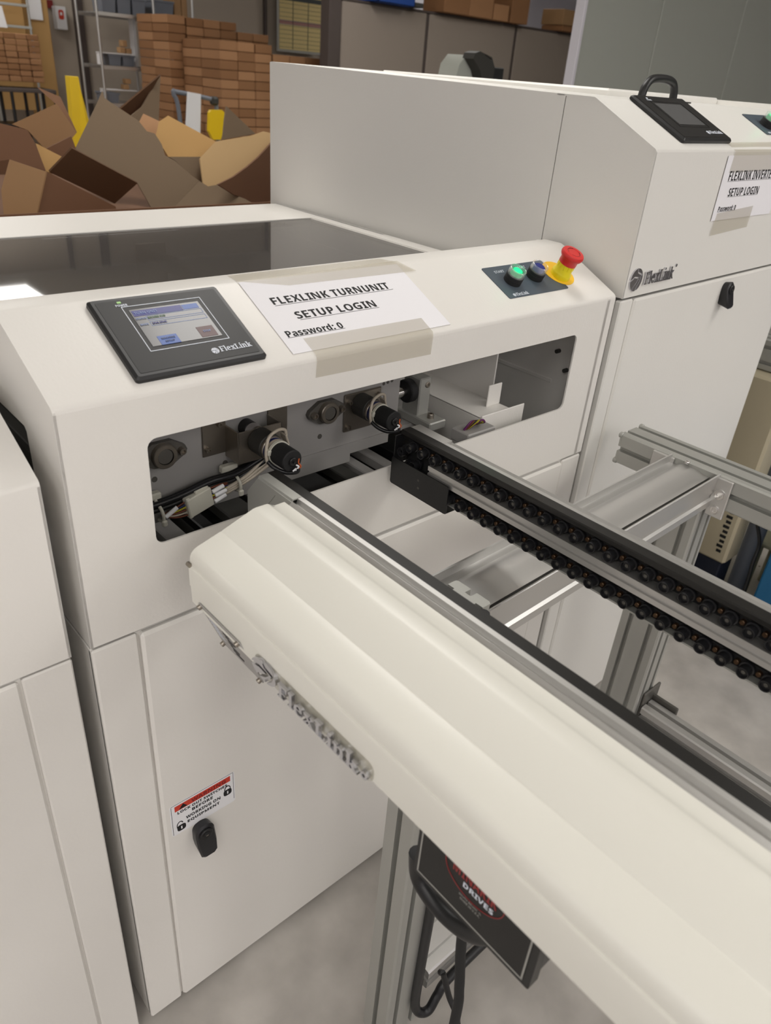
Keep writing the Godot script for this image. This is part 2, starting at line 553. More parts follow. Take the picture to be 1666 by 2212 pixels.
func latch(root: Node3D, T: Transform3D, k := 1.0) -> void:
	# T: pivot on the door skin, y up, z outward
	var s := st()
	var o := PackedVector2Array()
	for p in circle(Vector2(0, 0.004), 0.0165, 24):
		if p.y > 0.0:
			o.append(p * k)
	o.append_array(PackedVector2Array([Vector2(-0.0165, -0.018) * k, Vector2(-0.014, -0.036) * k, Vector2(-0.008, -0.040) * k, Vector2(0.008, -0.040) * k, Vector2(0.014, -0.036) * k, Vector2(0.0165, -0.018) * k]))
	o = ccw(o)
	var n := o.size()
	# raised grip that stands off further towards its lower end
	var z := func(p: Vector2) -> float: return k * (0.017 + 0.012 * clampf(-p.y / (0.04 * k), 0.0, 1.0))
	var c := Vector2(0, -0.008) * k
	for i in n:
		var a := o[i]
		var b := o[(i + 1) % n]
		var za: float = z.call(a)
		var zb: float = z.call(b)
		var a2 := c + (a - c) * 0.86
		var b2 := c + (b - c) * 0.86
		var a3 := c + (a - c) * 0.62 + Vector2(0, 0.006) * k
		var b3 := c + (b - c) * 0.62 + Vector2(0, 0.006) * k
		q4(s, at(T, a.x * 0.9, a.y * 0.85, 0).origin, at(T, b.x * 0.9, b.y * 0.85, 0).origin, at(T, b.x, b.y, zb - 0.003 * k).origin, at(T, a.x, a.y, za - 0.003 * k).origin, 5)
		q4(s, at(T, a.x, a.y, za - 0.003 * k).origin, at(T, b.x, b.y, zb - 0.003 * k).origin, at(T, b2.x, b2.y, zb).origin, at(T, a2.x, a2.y, za).origin, 6)
		t3(s, at(T, a2.x, a2.y, za).origin, at(T, b2.x, b2.y, zb).origin, at(T, c.x, c.y, k * 0.0185).origin, 7)
	var l := part("latch", s, "rubber", root)
	s = st()
	cyl(s, at(T, 0, 0.003 * k, 0.012 * k).origin, at(T, 0, 0.003 * k, 0.0205 * k).origin, 0.0112 * k, 20, 0.001)
	part("lock_ring", s, "black", l)
	s = st()
	cyl(s, at(T, 0, 0.003 * k, 0.018 * k).origin, at(T, 0, 0.003 * k, 0.0215 * k).origin, 0.0065 * k, 20, 0.0005)
	part("lock_core", s, "black_matt", l)
	s = st()
	cbox(s, at(T, 0, 0.003 * k, 0.0216 * k).origin, Vector3(0.0042, 0.0016, 0.0006) * k, 0.0, T.basis)
	part("key_slot", s, "steel", l)

func screw(s: SurfaceTool, p: Vector3, d: Vector3, r: float, h: float) -> void:
	lathe(s, [Vector2(0, 0), Vector2(r, 0), Vector2(r, h * 0.8), Vector2(r * 0.88, h), Vector2(r * 0.5, h), Vector2(r * 0.5, h * 0.4), Vector2(0, h * 0.4)], axis_T(p, d), 12)

func profile_x(s: SurfaceTool, poly: PackedVector2Array, x0: float, x1: float) -> void:
	# polygon given as (z, y) pushed along x
	var q := PackedVector2Array()
	for p in poly:
		q.append(Vector2(-p.x, p.y))
	extr(s, q, x0, x1, Transform3D(Basis(Vector3(0, 0, -1), Vector3.UP, Vector3.RIGHT), Vector3.ZERO))

func profile_z(s: SurfaceTool, poly: PackedVector2Array, z0: float, z1: float) -> void:
	extr(s, poly, z0, z1)

func strip(pts: PackedVector2Array, t: float) -> PackedVector2Array:
	# closed outline of an open bent sheet of thickness t (to the right of the path)
	var o := pts.duplicate()
	var back := PackedVector2Array()
	for i in pts.size():
		var a := pts[maxi(i - 1, 0)]
		var b := pts[mini(i + 1, pts.size() - 1)]
		var d := (b - a).normalized()
		back.append(pts[i] + Vector2(d.y, -d.x) * t)
	back.reverse()
	o.append_array(back)
	return o

# ---------- machine A: the turn unit ----------
func turn_unit() -> void:
	var r := thing("machine_cabinet", "cream turn unit cabinet with a wide front slot and a smoked lid", "machine", Vector3(0.5, FL, -0.5))
	var s := st()
	holed(s, 0.0, 0.8625, 1.0, 1.167, 0.0956, 0.9767, 0.903, 1.1165, 0.012, -0.003, 0.0)
	var cover := part("front_cover", s, "paint", r)
	# hood: front bend, slope, narrow flat crest and drop to the deck
	var sl := Vector2(-0.138, 0.0645).normalized()
	var path := PackedVector2Array([Vector2(0, 1.167), Vector2(-0.0006, 1.1705), Vector2(-0.0022, 1.1732)])
	path.append(Vector2(-0.005, 1.1755))
	for k in [Vector2(-0.134, 1.2357), Vector2(-0.1375, 1.2370), Vector2(-0.1415, 1.2375), Vector2(-0.177, 1.2375), Vector2(-0.1795, 1.2365), Vector2(-0.1805, 1.234), Vector2(-0.1805, 1.168)]:
		path.append(k)
	s = st()
	profile_x(s, strip(path, -0.003), 0.0, 1.0)
	part("hood", s, "paint", r)
	# side skins
	var L := PackedVector2Array([Vector2(0.0, 0.8625), Vector2(0.0, 1.170), Vector2(-0.004, 1.1745), Vector2(-0.1375, 1.2370), Vector2(-0.180, 1.2375), Vector2(-0.180, 1.168), Vector2(-1.045, 1.168), Vector2(-1.045, 0.8625), Vector2(-0.74, 0.8625), Vector2(-0.74, 1.117), Vector2(-0.104, 1.117), Vector2(-0.099, 1.112), Vector2(-0.099, 0.93), Vector2(-0.104, 0.925), Vector2(-0.70, 0.925), Vector2(-0.70, 0.8625)])
	s = st()
	profile_x(s, L, 0.0002, 0.0032)
	part("side_skin", s, "paint", r)
	s = st()
	profile_x(s, PackedVector2Array([Vector2(0.0, 0.8625), Vector2(0.0, 1.170), Vector2(-0.004, 1.1745), Vector2(-0.1375, 1.2370), Vector2(-0.180, 1.2375), Vector2(-0.180, 1.168), Vector2(-1.045, 1.168), Vector2(-1.045, 0.8625)]), 0.976, 0.984)
	part("side_skin", s, "paint", r)
	s = st()
	bx(s, Vector3(0.003, 0.8625, -1.045), Vector3(0.979, 1.165, -1.042))
	part("rear_skin", s, "paint", r)
	# deck with the lid opening
	s = st()
	holed(s, 0.003, 0.186, 0.980, 1.045, 0.055, 0.215, 0.945, 0.843, 0.006, -0.003, 0.0, Transform3D(Basis(Vector3.RIGHT, -PI / 2), Vector3(0, 1.168, 0)))
	for e in [[0.055, 0.843, 0.945, 0.846], [0.942, 0.215, 0.945, 0.843], [0.055, 0.215, 0.058, 0.843]]:
		bx(s, Vector3(e[0], 1.095, -e[1]), Vector3(e[2], 1.166, -e[3]))
	part("deck", s, "paint", r)
	s = st()
	cbox(s, Vector3(0.5, 1.1635, -0.5285), Vector3(0.888, 0.005, 0.626), 0.0012)
	var lid := part("smoked_lid", s, "glass", r)
	for x in [0.18, 0.845]:
		s = st()
		cbox(s, Vector3(x, 1.157, -0.832), Vector3(0.06, 0.004, 0.018), 0.001)
		screw(s, Vector3(x - 0.015, 1.159, -0.832), Vector3.UP, 0.004, 0.004)
		screw(s, Vector3(x + 0.015, 1.159, -0.832), Vector3.UP, 0.004, 0.004)
		part("hinge", s, "steel", lid)
	# things seen through the lid
	s = st()
	bx(s, Vector3(0.48, 1.02, -0.84), Vector3(0.55, 1.14, -0.835), 0.002)
	bx(s, Vector3(0.50, 1.10, -0.836), Vector3(0.52, 1.13, -0.55), 0.002)
	bx(s, Vector3(0.49, 1.095, -0.56), Vector3(0.56, 1.12, -0.53), 0.002)
	for x in [0.502, 0.525, 0.548]:
		screw(s, Vector3(x, 1.12, -0.545), Vector3.UP, 0.006, 0.006)
	part("stop_arm", s, "steel", r)
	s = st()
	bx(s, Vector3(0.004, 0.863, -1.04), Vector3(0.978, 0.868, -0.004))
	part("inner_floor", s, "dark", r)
	# lower cabinet
	s = st()
	bx(s, Vector3(0.0, 0.0, -1.045), Vector3(0.984, 0.857, -0.006), 0.001)
	bx(s, Vector3(0.0, 0.0, -0.012), Vector3(0.0590, 0.857, 0.0), 0.0025)
	bx(s, Vector3(0.941, 0.0, -0.012), Vector3(1.0, 0.857, 0.0), 0.0025)
	part("lower_cabinet", s, "paint", r)
	s = st()
	bx(s, Vector3(0.0620, 0.002, -0.012), Vector3(0.9385, 0.8555, 0.0035), 0.004)
	var door := part("door", s, "paint", r)
	s = st()
	bx(s, Vector3(0.002, 0.8575, -1.03), Vector3(0.998, 0.8622, -0.012))
	part("joint_strip", s, "seam", r)
	latch(door, Transform3D(Basis(), Vector3(0.1205, 0.432, 0.0035)), 1.0)
	lockout_label(door)
	s = st()
	for x in [0.045, 0.955]:
		for z in [-0.05, -0.98]:
			cyl(s, Vector3(x, FL, z), Vector3(x, FL + 0.012, z), 0.028, 20, 0.002)
			cyl(s, Vector3(x, FL + 0.012, z), Vector3(x, 0.0, z), 0.008, 12)
	part("levelling_feet", s, "steel", r)
	# hood fittings
	var H := slope_T(Vector3(0, 1.173, 0), Vector3(0, 0.0645, -0.138))
	touch_panel(r, at(H, 0.1785, 0.0775, 0.0006), 0.1665, 0.131, true)
	s = st()
	extr(s, rrect(0.8195, 0.0757, 0.157, 0.0765, 0.003), 0.0, 0.0012, H)
	var pl := part("button_plate", s, "slate", r)
	s = st()
	extr(s, circle(Vector2(0.9085, 0.0765), 0.0315, 40), 0.0003, 0.0018, H)
	part("yellow_disc", s, "disc_yellow", pl)
	txt("lettering", "START", "print_white", pl, at(H, 0.7735, 0.1005, 0.0013), 0.024, 0.0055)
	txt("lettering", "RESET", "print_white", pl, at(H, 0.8315, 0.1035, 0.0013), 0.024, 0.0055)
	s = st()
	globe(s, at(H, 0.7580, 0.0435, 0.0012), 0.0033, 0.0033, 0.0003)
	part("round_mark", s, "print_white", pl)
	txt("lettering", "FlexLink", "print_white", pl, at(H, 0.7775, 0.0440, 0.0013), 0.030, 0.0072, true, 700)
	push_button(r, at(H, 0.7812, 0.0745, 0.0012), true)
	push_button(r, at(H, 0.8415, 0.0770, 0.0012), false)
	var E := at(H, 0.9060, 0.0700, 0.0018) * Transform3D(Basis(Vector3.RIGHT, PI / 2), Vector3.ZERO)
	s = st()
	lathe(s, [Vector2(0, 0), Vector2(0.0180, 0), Vector2(0.0180, 0.007), Vector2(0.0172, 0.009), Vector2(0.0155, 0.012), Vector2(0.0145, 0.030), Vector2(0, 0.030)], E, 32)
	var es := part("emergency_button", s, "yellow", r)
	for i in 12:
		s = st()
		var a := TAU * i / 12
		cbox(s, E * Vector3(cos(a) * 0.0148, 0.0235, sin(a) * 0.0148), Vector3(0.0016, 0.012, 0.003), 0.0004, E.basis * Basis(Vector3.UP, -a))
		part("grip_rib", s, "yellow", es)
	s = st()
	lathe(s, [Vector2(0, 0.026), Vector2(0.0160, 0.026), Vector2(0.0160, 0.034), Vector2(0.0195, 0.0385), Vector2(0.0208, 0.042), Vector2(0.0204, 0.0450), Vector2(0.0190, 0.0468), Vector2(0.0125, 0.0478), Vector2(0.0118, 0.0470), Vector2(0, 0.0474)], E, 36)
	part("mushroom_head", s, "red", es)
	s = st()
	for k in [[0.2, 2.7], [3.4, 5.4]]:
		var p := []
		for i in 13:
			var a: float = lerpf(k[0], k[1], i / 12.0)
			p.append(E * Vector3(cos(a) * 0.0118, 0.0474, sin(a) * 0.0118))
		tube(s, p, 0.0006, 5, 1)
	part("arrow_groove", s, "maroon", es)
	interior(r)

func lockout_label(door: Node3D) -> void:
	var T := Transform3D(Basis(), Vector3(0.1285, 0.4825, 0.0036))
	var s := st()
	extr(s, rrect(0, 0, 0.1115, 0.069, 0.004), 0.0, 0.0004, T)
	var l := part("warning_label", s, "white", door)
	s = st()
	for k in [[0, 0.033, 0.107, 0.0006], [-0.0535, 0.0, 0.0006, 0.064], [0.0535, 0.002, 0.0006, 0.060]]:
		cbox(s, at(T, k[0], k[1], 0.0005).origin, Vector3(k[2], k[3], 0.0002))
	part("border_line", s, "ink", l)
	s = st()
	cbox(s, at(T, 0.0, 0.0235, 0.0005).origin, Vector3(0.096, 0.0115, 0.0003))
	part("red_band", s, "label_red", l)
	s = st()
	extr(s, PackedVector2Array([Vector2(-0.041, 0.019), Vector2(-0.027, 0.019), Vector2(-0.034, 0.0282)]), 0.0006, 0.0008, T)
	part("alert_triangle", s, "ink", l)
	txt("lettering", "WARNING", "maroon", l, at(T, 0.010, 0.0235, 0.0008), 0.060, 0.0075, false, 700)
	txt("lettering", "LOCK OUT SWITCHES", "ink", l, at(T, -0.001, 0.0125, 0.0006), 0.086, 0.0052, false, 700)
	txt("lettering", "BEFORE", "ink", l, at(T, -0.002, 0.0035, 0.0006), 0.036, 0.0058, false, 700)
	txt("lettering", "WORKING ON", "ink", l, at(T, -0.001, -0.0075, 0.0006), 0.060, 0.0062, false, 700)
	txt("lettering", "EQUIPMENT", "ink", l, at(T, -0.001, -0.0185, 0.0006), 0.056, 0.0066, false, 700)
	for k in [[-0.0395, -0.018, 0.5], [0.0425, 0.0, 0.0]]:
		s = st()
		var c := Vector2(k[0], k[1])
		extr(s, rrect(c.x, c.y - 0.005, 0.0145, 0.013, 0.0045), 0.0004, 0.0007, T)
		var arc := []
		for i in 13:
			var a: float = PI * i / 12.0 + float(k[2])
			arc.append(at(T, c.x + cos(a) * 0.0052 - float(k[2]) * 0.004, c.y + 0.001 + sin(a) * 0.0085, 0.0005).origin)
		tube(s, arc, 0.0008, 5, 1)
		var lock := part("padlock_print", s, "ink", l)
		s = st()
		cbox(s, at(T, c.x, c.y - 0.005, 0.0008).origin, Vector3(0.0022, 0.006, 0.0002))
		part("keyhole_print", s, "white", lock)

func interior(r: Node3D) -> void:
	var s := st()
	extr(s, PackedVector2Array([Vector2(0.02, 0.9555), Vector2(0.605, 0.9555), Vector2(0.605, 1.045), Vector2(0.59, 1.16), Vector2(0.02, 1.16)]), -0.134, -0.130)
	extr(s, PackedVector2Array([Vector2(0.02, 0.9238), Vector2(0.501, 0.9238), Vector2(0.501, 0.9385), Vector2(0.585, 0.9385), Vector2(0.585, 0.9575), Vector2(0.02, 0.9575)]), -0.131, -0.127)
	bx(s, Vector3(0.585, 0.950, -0.60), Vector3(0.70, 0.958, -0.132))
	var pl := part("mounting_plate", s, "gray_plate", r)
	# bearings with two screws each
	for x in [0.170, 0.446]:
		s = st()
		var o := PackedVector2Array([Vector2(x - 0.036, 1.0275), Vector2(x - 0.033, 1.021), Vector2(x - 0.014, 1.0095), Vector2(x + 0.014, 1.0095), Vector2(x + 0.033, 1.021), Vector2(x + 0.036, 1.0275), Vector2(x + 0.033, 1.034), Vector2(x + 0.014, 1.0455), Vector2(x - 0.014, 1.0455), Vector2(x - 0.033, 1.034)])
		extr(s, o, -0.130, -0.122)
		var f := part("bearing_flange", s, "cast", pl)
		s = st()
		lathe(s, [Vector2(0.0115, 0), Vector2(0.0175, 0), Vector2(0.0175, 0.014), Vector2(0.0165, 0.015), Vector2(0.0115, 0.015)], axis_T(Vector3(x, 1.0275, -0.128), Vector3.BACK), 24)
		part("bearing_ring", s, "steel", f)
		s = st()
		cyl(s, Vector3(x, 1.0275, -0.13), Vector3(x, 1.0275, -0.1145), 0.0115, 20, 0.001)
		part("shaft_end", s, "cast", f)
		for k in [-0.0265, 0.0265]:
			s = st()
			screw(s, Vector3(x + k, 1.0275, -0.122), Vector3.BACK, 0.0055, 0.007)
			part("screw", s, "steel", f)
	# bracket with the first motor
	s = st()
	bx(s, Vector3(0.232, 1.003, -0.130), Vector3(0.270, 1.075, -0.1275), 0.001)
	bx(s, Vector3(0.340, 1.003, -0.130), Vector3(0.375, 1.075, -0.1275), 0.001)
	bx(s, Vector3(0.2685, 0.996, -0.130), Vector3(0.271, 1.045, -0.094), 0.0008)
	bx(s, Vector3(0.3395, 0.996, -0.130), Vector3(0.342, 1.045, -0.094), 0.0008)
	bx(s, Vector3(0.2685, 0.996, -0.0965), Vector3(0.342, 1.045, -0.094), 0.0008)
	var br := part("motor_bracket", s, "steel", pl)
	for p in [Vector2(0.239, 1.063), Vector2(0.239, 1.015), Vector2(0.258, 1.050), Vector2(0.362, 1.058)]:
		s = st()
		screw(s, Vector3(p.x, p.y, -0.1275), Vector3.BACK, 0.004, 0.006)
		part("screw", s, "steel", br)
	s = st()
	cyl(s, Vector3(0.3025, 1.0345, -0.13), Vector3(0.3025, 1.0345, -0.112), 0.0125, 20, 0.001)
	part("coupling", s, "black", br)
	s = st()
	cyl(s, Vector3(0.3025, 1.0345, -0.112), Vector3(0.3025, 1.0345, -0.097), 0.0125, 20, 0.001)
	part("coupling", s, "bright", br)
	motor(pl, Vector3(0.3025, 1.0275, -0.094), 0.082)
	s = st()
	cbox(s, Vector3(0.5225, 1.0125, -0.1275), Vector3(0.077, 0.065, 0.004), 0.0015)
	var mp := part("motor_plate", s, "steel", pl)
	for p in [Vector2(0.492, 1.032), Vector2(0.553, 1.034), Vector2(0.492, 0.989)]:
		s = st()
		screw(s, Vector3(p.x, p.y, -0.1255), Vector3.BACK, 0.004, 0.006)
		part("screw", s, "steel", mp)
	motor(pl, Vector3(0.5155, 1.0245, -0.1255), 0.083)
	# holes in the plate
	for p in [Vector2(0.1585, 0.990), Vector2(0.2676, 0.9848), Vector2(0.4386, 0.9841), Vector2(0.568, 1.047), Vector2(0.577, 1.048), Vector2(0.586, 1.049)]:
		s = st()
		cyl(s, Vector3(p.x, p.y, -0.131), Vector3(p.x, p.y, -0.1294), 0.0042 if p.y < 1.0 else 0.0028, 12)
		part("hole", s, "seam", pl)
	# shaft, rubber disc and pillow block at the right end
	s = st()
	cyl(s, Vector3(0.585, 1.0155, -0.145), Vector3(0.650, 1.0155, -0.145), 0.009, 16)
	part("cross_shaft", s, "bright", pl)
	s = st()
	cyl(s, Vector3(0.632, 1.0155, -0.145), Vector3(0.648, 1.0155, -0.145), 0.0205, 24, 0.002)
	part("rubber_disc", s, "black_matt", pl)
	s = st()
	cbox(s, Vector3(0.662, 1.005, -0.145), Vector3(0.027, 0.072, 0.042), 0.002)
	cbox(s, Vector3(0.662, 0.966, -0.130), Vector3(0.040, 0.016, 0.090), 0.002)
	var pb := part("pillow_block", s, "alu_dull", pl)
	s = st()
	screw(s, Vector3(0.662, 0.974, -0.105), Vector3.UP, 0.006, 0.008)
	part("screw", s, "steel", pb)
	s = st()
	screw(s, Vector3(0.666, 1.028, -0.124), Vector3.BACK, 0.0055, 0.002)
	part("screw", s, "steel", pb)
	# wiring loom under the bearings
	for k in [[0.0, 0.0, "black"], [0.004, 0.006, "black"], [0.009, -0.002, "black"], [0.012, 0.008, "rubber"]]:
		s = st()
		tube(s, [Vector3(0.13, 0.958 + k[1], -0.116 + k[0]), Vector3(0.175, 0.963 + k[1], -0.112 + k[0]), Vector3(0.225, 0.973 + k[1], -0.110 + k[0]), Vector3(0.27, 0.973 + k[1], -0.112 + k[0]), Vector3(0.325, 0.986 + k[1], -0.118 + k[0])], 0.0042, 8)
		part("cable", s, k[2], pl)
	for k in [[0.0, "cable_white"], [0.006, "cable_white"], [0.012, "cable_white"]]:
		s = st()
		tube(s, [Vector3(0.245, 0.955 + k[0] * 0.5, -0.098), Vector3(0.285, 0.964 + k[0] * 0.7, -0.100), Vector3(0.33, 0.972 + k[0] * 1.4, -0.112), Vector3(0.37, 0.982 + k[0], -0.122)], 0.0030, 8)
		part("cable", s, k[1], pl)
	s = st()
	var CB := Basis(Vector3.BACK, 0.16) * Basis(Vector3.UP, 0.15)
	cbox(s, Vector3(0.2035, 0.9575, -0.095), Vector3(0.042, 0.030, 0.012), 0.0015, CB)
	cbox(s, Vector3(0.2085, 0.9735, -0.097), Vector3(0.022, 0.008, 0.008), 0.001, CB)
	cbox(s, Vector3(0.1865, 0.9550, -0.0895), Vector3(0.006, 0.033, 0.004), 0.001, CB)
	part("plug_housing", s, "nylon", pl)
	var cw := ["wire_brown", "cable_white", "wire_brown", "wire_yellow", "wire_blue", "wire_brown"]
	for i in 6:
		s = st()
		tube(s, [Vector3(0.150, 0.950, -0.100), Vector3(0.168, 0.951 + (i - 2.5) * 0.003, -0.095), Vector3(0.186, 0.955 + (i - 2.5) * 0.0045, -0.092)], 0.0013, 6)
		part("wire", s, cw[i], pl)
		s = st()
		tube(s, [Vector3(0.222, 0.962 + (i - 2.5) * 0.0045, -0.094), Vector3(0.236, 0.964 + (i - 2.5) * 0.004, -0.095), Vector3(0.252, 0.966 + (i - 2.5) * 0.002, -0.099)], 0.0013, 6)
		part("wire", s, cw[(i + 1) % 6], pl)
	for k in [[0.232, 0.969, 0.30], [0.236, 0.962, 0.2], [0.235, 0.953, 0.35], [0.160, 0.9535, 0.6]]:
		s = st()
		cyl(s, Vector3(k[0] - 0.008, k[1] - 0.004 * k[2], -0.092), Vector3(k[0] + 0.010, k[1] + 0.012 * k[2], -0.092), 0.0032, 10, 0.0005)
		part("wire_sleeve", s, "white", pl)
	for x in [0.146, 0.266]:
		s = st()
		var y := 0.982 if x > 0.2 else 0.972
		cbox(s, Vector3(x, y, -0.118), Vector3(0.026, 0.012, 0.012), 0.002)
		tube(s, [Vector3(x + 0.002, y - 0.002, -0.110), Vector3(x + 0.003, y - 0.012, -0.094), Vector3(x + 0.004, y - 0.026, -0.094), Vector3(x + 0.004, y - 0.032, -0.108)], 0.0026, 6)
		cbox(s, Vector3(x + 0.004, y - 0.030, -0.092), Vector3(0.008, 0.010, 0.006), 0.002)
		part("zip_tie", s, "nylon", pl)
	# dark rails on the inner floor
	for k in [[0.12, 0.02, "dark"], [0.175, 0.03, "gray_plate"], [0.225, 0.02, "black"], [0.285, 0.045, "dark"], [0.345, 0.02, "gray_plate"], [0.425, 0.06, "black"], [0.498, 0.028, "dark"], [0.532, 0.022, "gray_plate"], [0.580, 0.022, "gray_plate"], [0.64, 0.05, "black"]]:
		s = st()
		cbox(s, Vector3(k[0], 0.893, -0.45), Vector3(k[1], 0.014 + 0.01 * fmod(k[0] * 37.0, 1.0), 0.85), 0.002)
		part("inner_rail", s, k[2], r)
	# cable duct and guard at the right
	s = st()
	bx(s, Vector3(0.720, 0.90, -0.90), Vector3(0.724, 0.985, -0.040), 0.001)
	bx(s, Vector3(0.720, 0.982, -0.90), Vector3(0.800, 0.985, -0.040), 0.001)
	bx(s, Vector3(0.797, 0.982, -0.90), Vector3(0.800, 1.16, -0.085), 0.001)
	bx(s, Vector3(0.720, 0.945, -0.040), Vector3(0.835, 0.988, -0.037), 0.001)
	bx(s, Vector3(0.765, 0.985, -0.070), Vector3(0.800, 1.025, -0.067), 0.001)
	part("inner_guard", s, "paint", r)
	s = st()
	bx(s, Vector3(0.66, 0.955, -0.052), Vector3(0.73, 0.977, -0.012), 0.002)
	part("terminal_box", s, "gray_plate", r)
	for k in [["wire_purple", 0.0], ["black", 0.006], ["wire_yellow", 0.010], ["wire_brown", 0.004], ["wire_purple", 0.012]]:
		s = st()
		tube(s, [Vector3(0.668 + k[1], 0.978, -0.030), Vector3(0.676 + k[1], 0.992 + k[1] * 0.5, -0.025 + k[1]), Vector3(0.690 + k[1], 0.990, -0.028 + k[1]), Vector3(0.700 + k[1], 0.979, -0.034)], 0.0018, 6)
		part("wire", s, k[0], r)
	s = st()
	bx(s, Vector3(0.974, 0.984, -0.60), Vector3(0.980, 0.992, -0.085), 0.001)
	part("wall_rib", s, "paint", r)
	s = st()
	cyl(s, Vector3(0.981, 1.051, -0.080), Vector3(0.966, 1.051, -0.080), 0.004, 12)
	part("screw", s, "dark", r)
	s = st()
	cyl(s, Vector3(0.981, 1.020, -0.055), Vector3(0.966, 1.020, -0.055), 0.004, 12)
	part("screw", s, "dark", r)
	s = st()
	bx(s, Vector3(0.968, 1.055, -0.245), Vector3(0.980, 1.10, -0.175), 0.002)
	part("sensor_box", s, "black", r)

func motor(pl: Node3D, p: Vector3, L: float) -> void:
	var z := Vector3.BACK
	var s := st()
	cyl(s, p, p + z * L * 0.37, 0.0192, 28, 0.0015)
	var m := part("gear_motor", s, "dark", pl)
	s = st()
	cyl(s, p + z * L * 0.37, p + z * L * 0.44, 0.0178, 28, 0.001)
	part("front_ring", s, "steel", m)
	s = st()
	cyl(s, p + z * L * 0.44, p + z * L * 0.50, 0.0168, 28)
	part("blue_band", s, "wire_blue", m)
	s = st()
	cyl(s, p + z * L * 0.50, p + z * L * 0.54, 0.0168, 28)
	part("label_band", s, "cable_white", m)
	s = st()
	cyl(s, p + z * L * 0.54, p + z * L, 0.0158, 28, 0.0015)
	part("end_cap", s, "black_matt", m)
	s = st()
	cyl(s, p + z * L, p + z * (L + 0.003), 0.0062, 16, 0.0008)
	cyl(s, p + z * (L + 0.003), p + z * (L + 0.006), 0.0022, 10)
	part("boss", s, "black", m)
	s = st()
	lathe(s, [Vector2(0.0158, 0), Vector2(0.0176, 0), Vector2(0.0176, 0.004), Vector2(0.0158, 0.004)], axis_T(p + z * L * 0.58, z), 28)
	cbox(s, p + Vector3(-0.0165, 0.004, L * 0.60), Vector3(0.006, 0.008, 0.008), 0.001)
	part("zip_tie", s, "nylon", m)
	s = st()
	tube(s, [p + Vector3(-0.0195, -0.010, L * 0.62), p + Vector3(-0.0195, 0.004, L * 0.58), p + Vector3(-0.012, 0.022, L * 0.52), p + Vector3(0.006, 0.027, L * 0.45), p + Vector3(0.022, 0.022, L * 0.38), p + Vector3(0.026, 0.012, L * 0.36)], 0.0024, 8)
	part("lead", s, "cable_white", m)
	s = st()
	tube(s, [p + Vector3(-0.0195, -0.008, L * 0.63), p + Vector3(-0.0155, -0.014, L * 0.76), p + Vector3(-0.006, -0.0185, L * 0.90), p + Vector3(0.004, -0.0155, L + 0.004), p + Vector3(0.006, -0.0100, L + 0.005)], 0.0030, 8)
	part("sleeve", s, "rubber", m)
	s = st()
	tube(s, [p + Vector3(0.005, -0.0125, L + 0.004), p + Vector3(0.0095, -0.0075, L + 0.006), p + Vector3(0.0065, -0.002, L + 0.005), p + Vector3(0.0078, 0.004, L + 0.004)], 0.0011, 6)
	part("wire", s, "orange", m)
	s = st()
	tube(s, [p + Vector3(0.002, -0.0125, L + 0.004), p + Vector3(0.006, -0.007, L + 0.006), p + Vector3(0.003, -0.0045, L + 0.004)], 0.0012, 6)
	tube(s, [p + Vector3(-0.002, -0.0125, L + 0.004), p + Vector3(0.002, -0.0085, L + 0.006)], 0.0012, 6)
	part("wire", s, "white", m)
	s = st()
	cbox(s, p + Vector3(0.026, 0.006, L * 0.33), Vector3(0.003, 0.018, 0.014), 0.001, Basis(Vector3.BACK, 0.3))
	cbox(s, p + Vector3(0.024, -0.008, L * 0.36), Vector3(0.003, 0.016, 0.012), 0.001, Basis(Vector3.BACK, -0.4))
	part("lead_wrap", s, "cable_white", m)

# ---------- taped paper signs ----------
func paper_sign(T: Transform3D, w: float, h: float, label: String, lines: Array, tapes: Array, rot := 0.0) -> void:
	var r := thing("paper_sign", label, "sign", T.origin)
	var P := T * Transform3D(Basis(Vector3.BACK, rot), Vector3.ZERO)
	var s := st()
	extr(s, PackedVector2Array([Vector2(-w / 2, -h / 2), Vector2(w / 2, -h / 2), Vector2(w / 2, h / 2), Vector2(-w / 2, h / 2)]), 0.0008, 0.0012, P)
	var sheet_ := part("sheet", s, "paper", r)
	for l in lines:
		txt("lettering", l[0], "ink", sheet_, at(P, l[1], l[2], 0.0013), l[3], l[4], false, l[5], 0.0002)
		s = st()
		cbox(s, at(P, l[1] + l[6], l[2] - l[4] * 0.5 - l[7], 0.0013).origin, Vector3(l[8], 0.0006, 0.0002), 0.0, P.basis)
		part("underline", s, "ink", sheet_)
	for t in tapes:
		s = st()
		var pts: Array = t
		q4(s, pts[0], pts[1], pts[2], pts[3])
		if pts.size() > 4:
			q4(s, pts[3], pts[2], pts[4], pts[5])
		part("clear_tape", s, "tape", r)

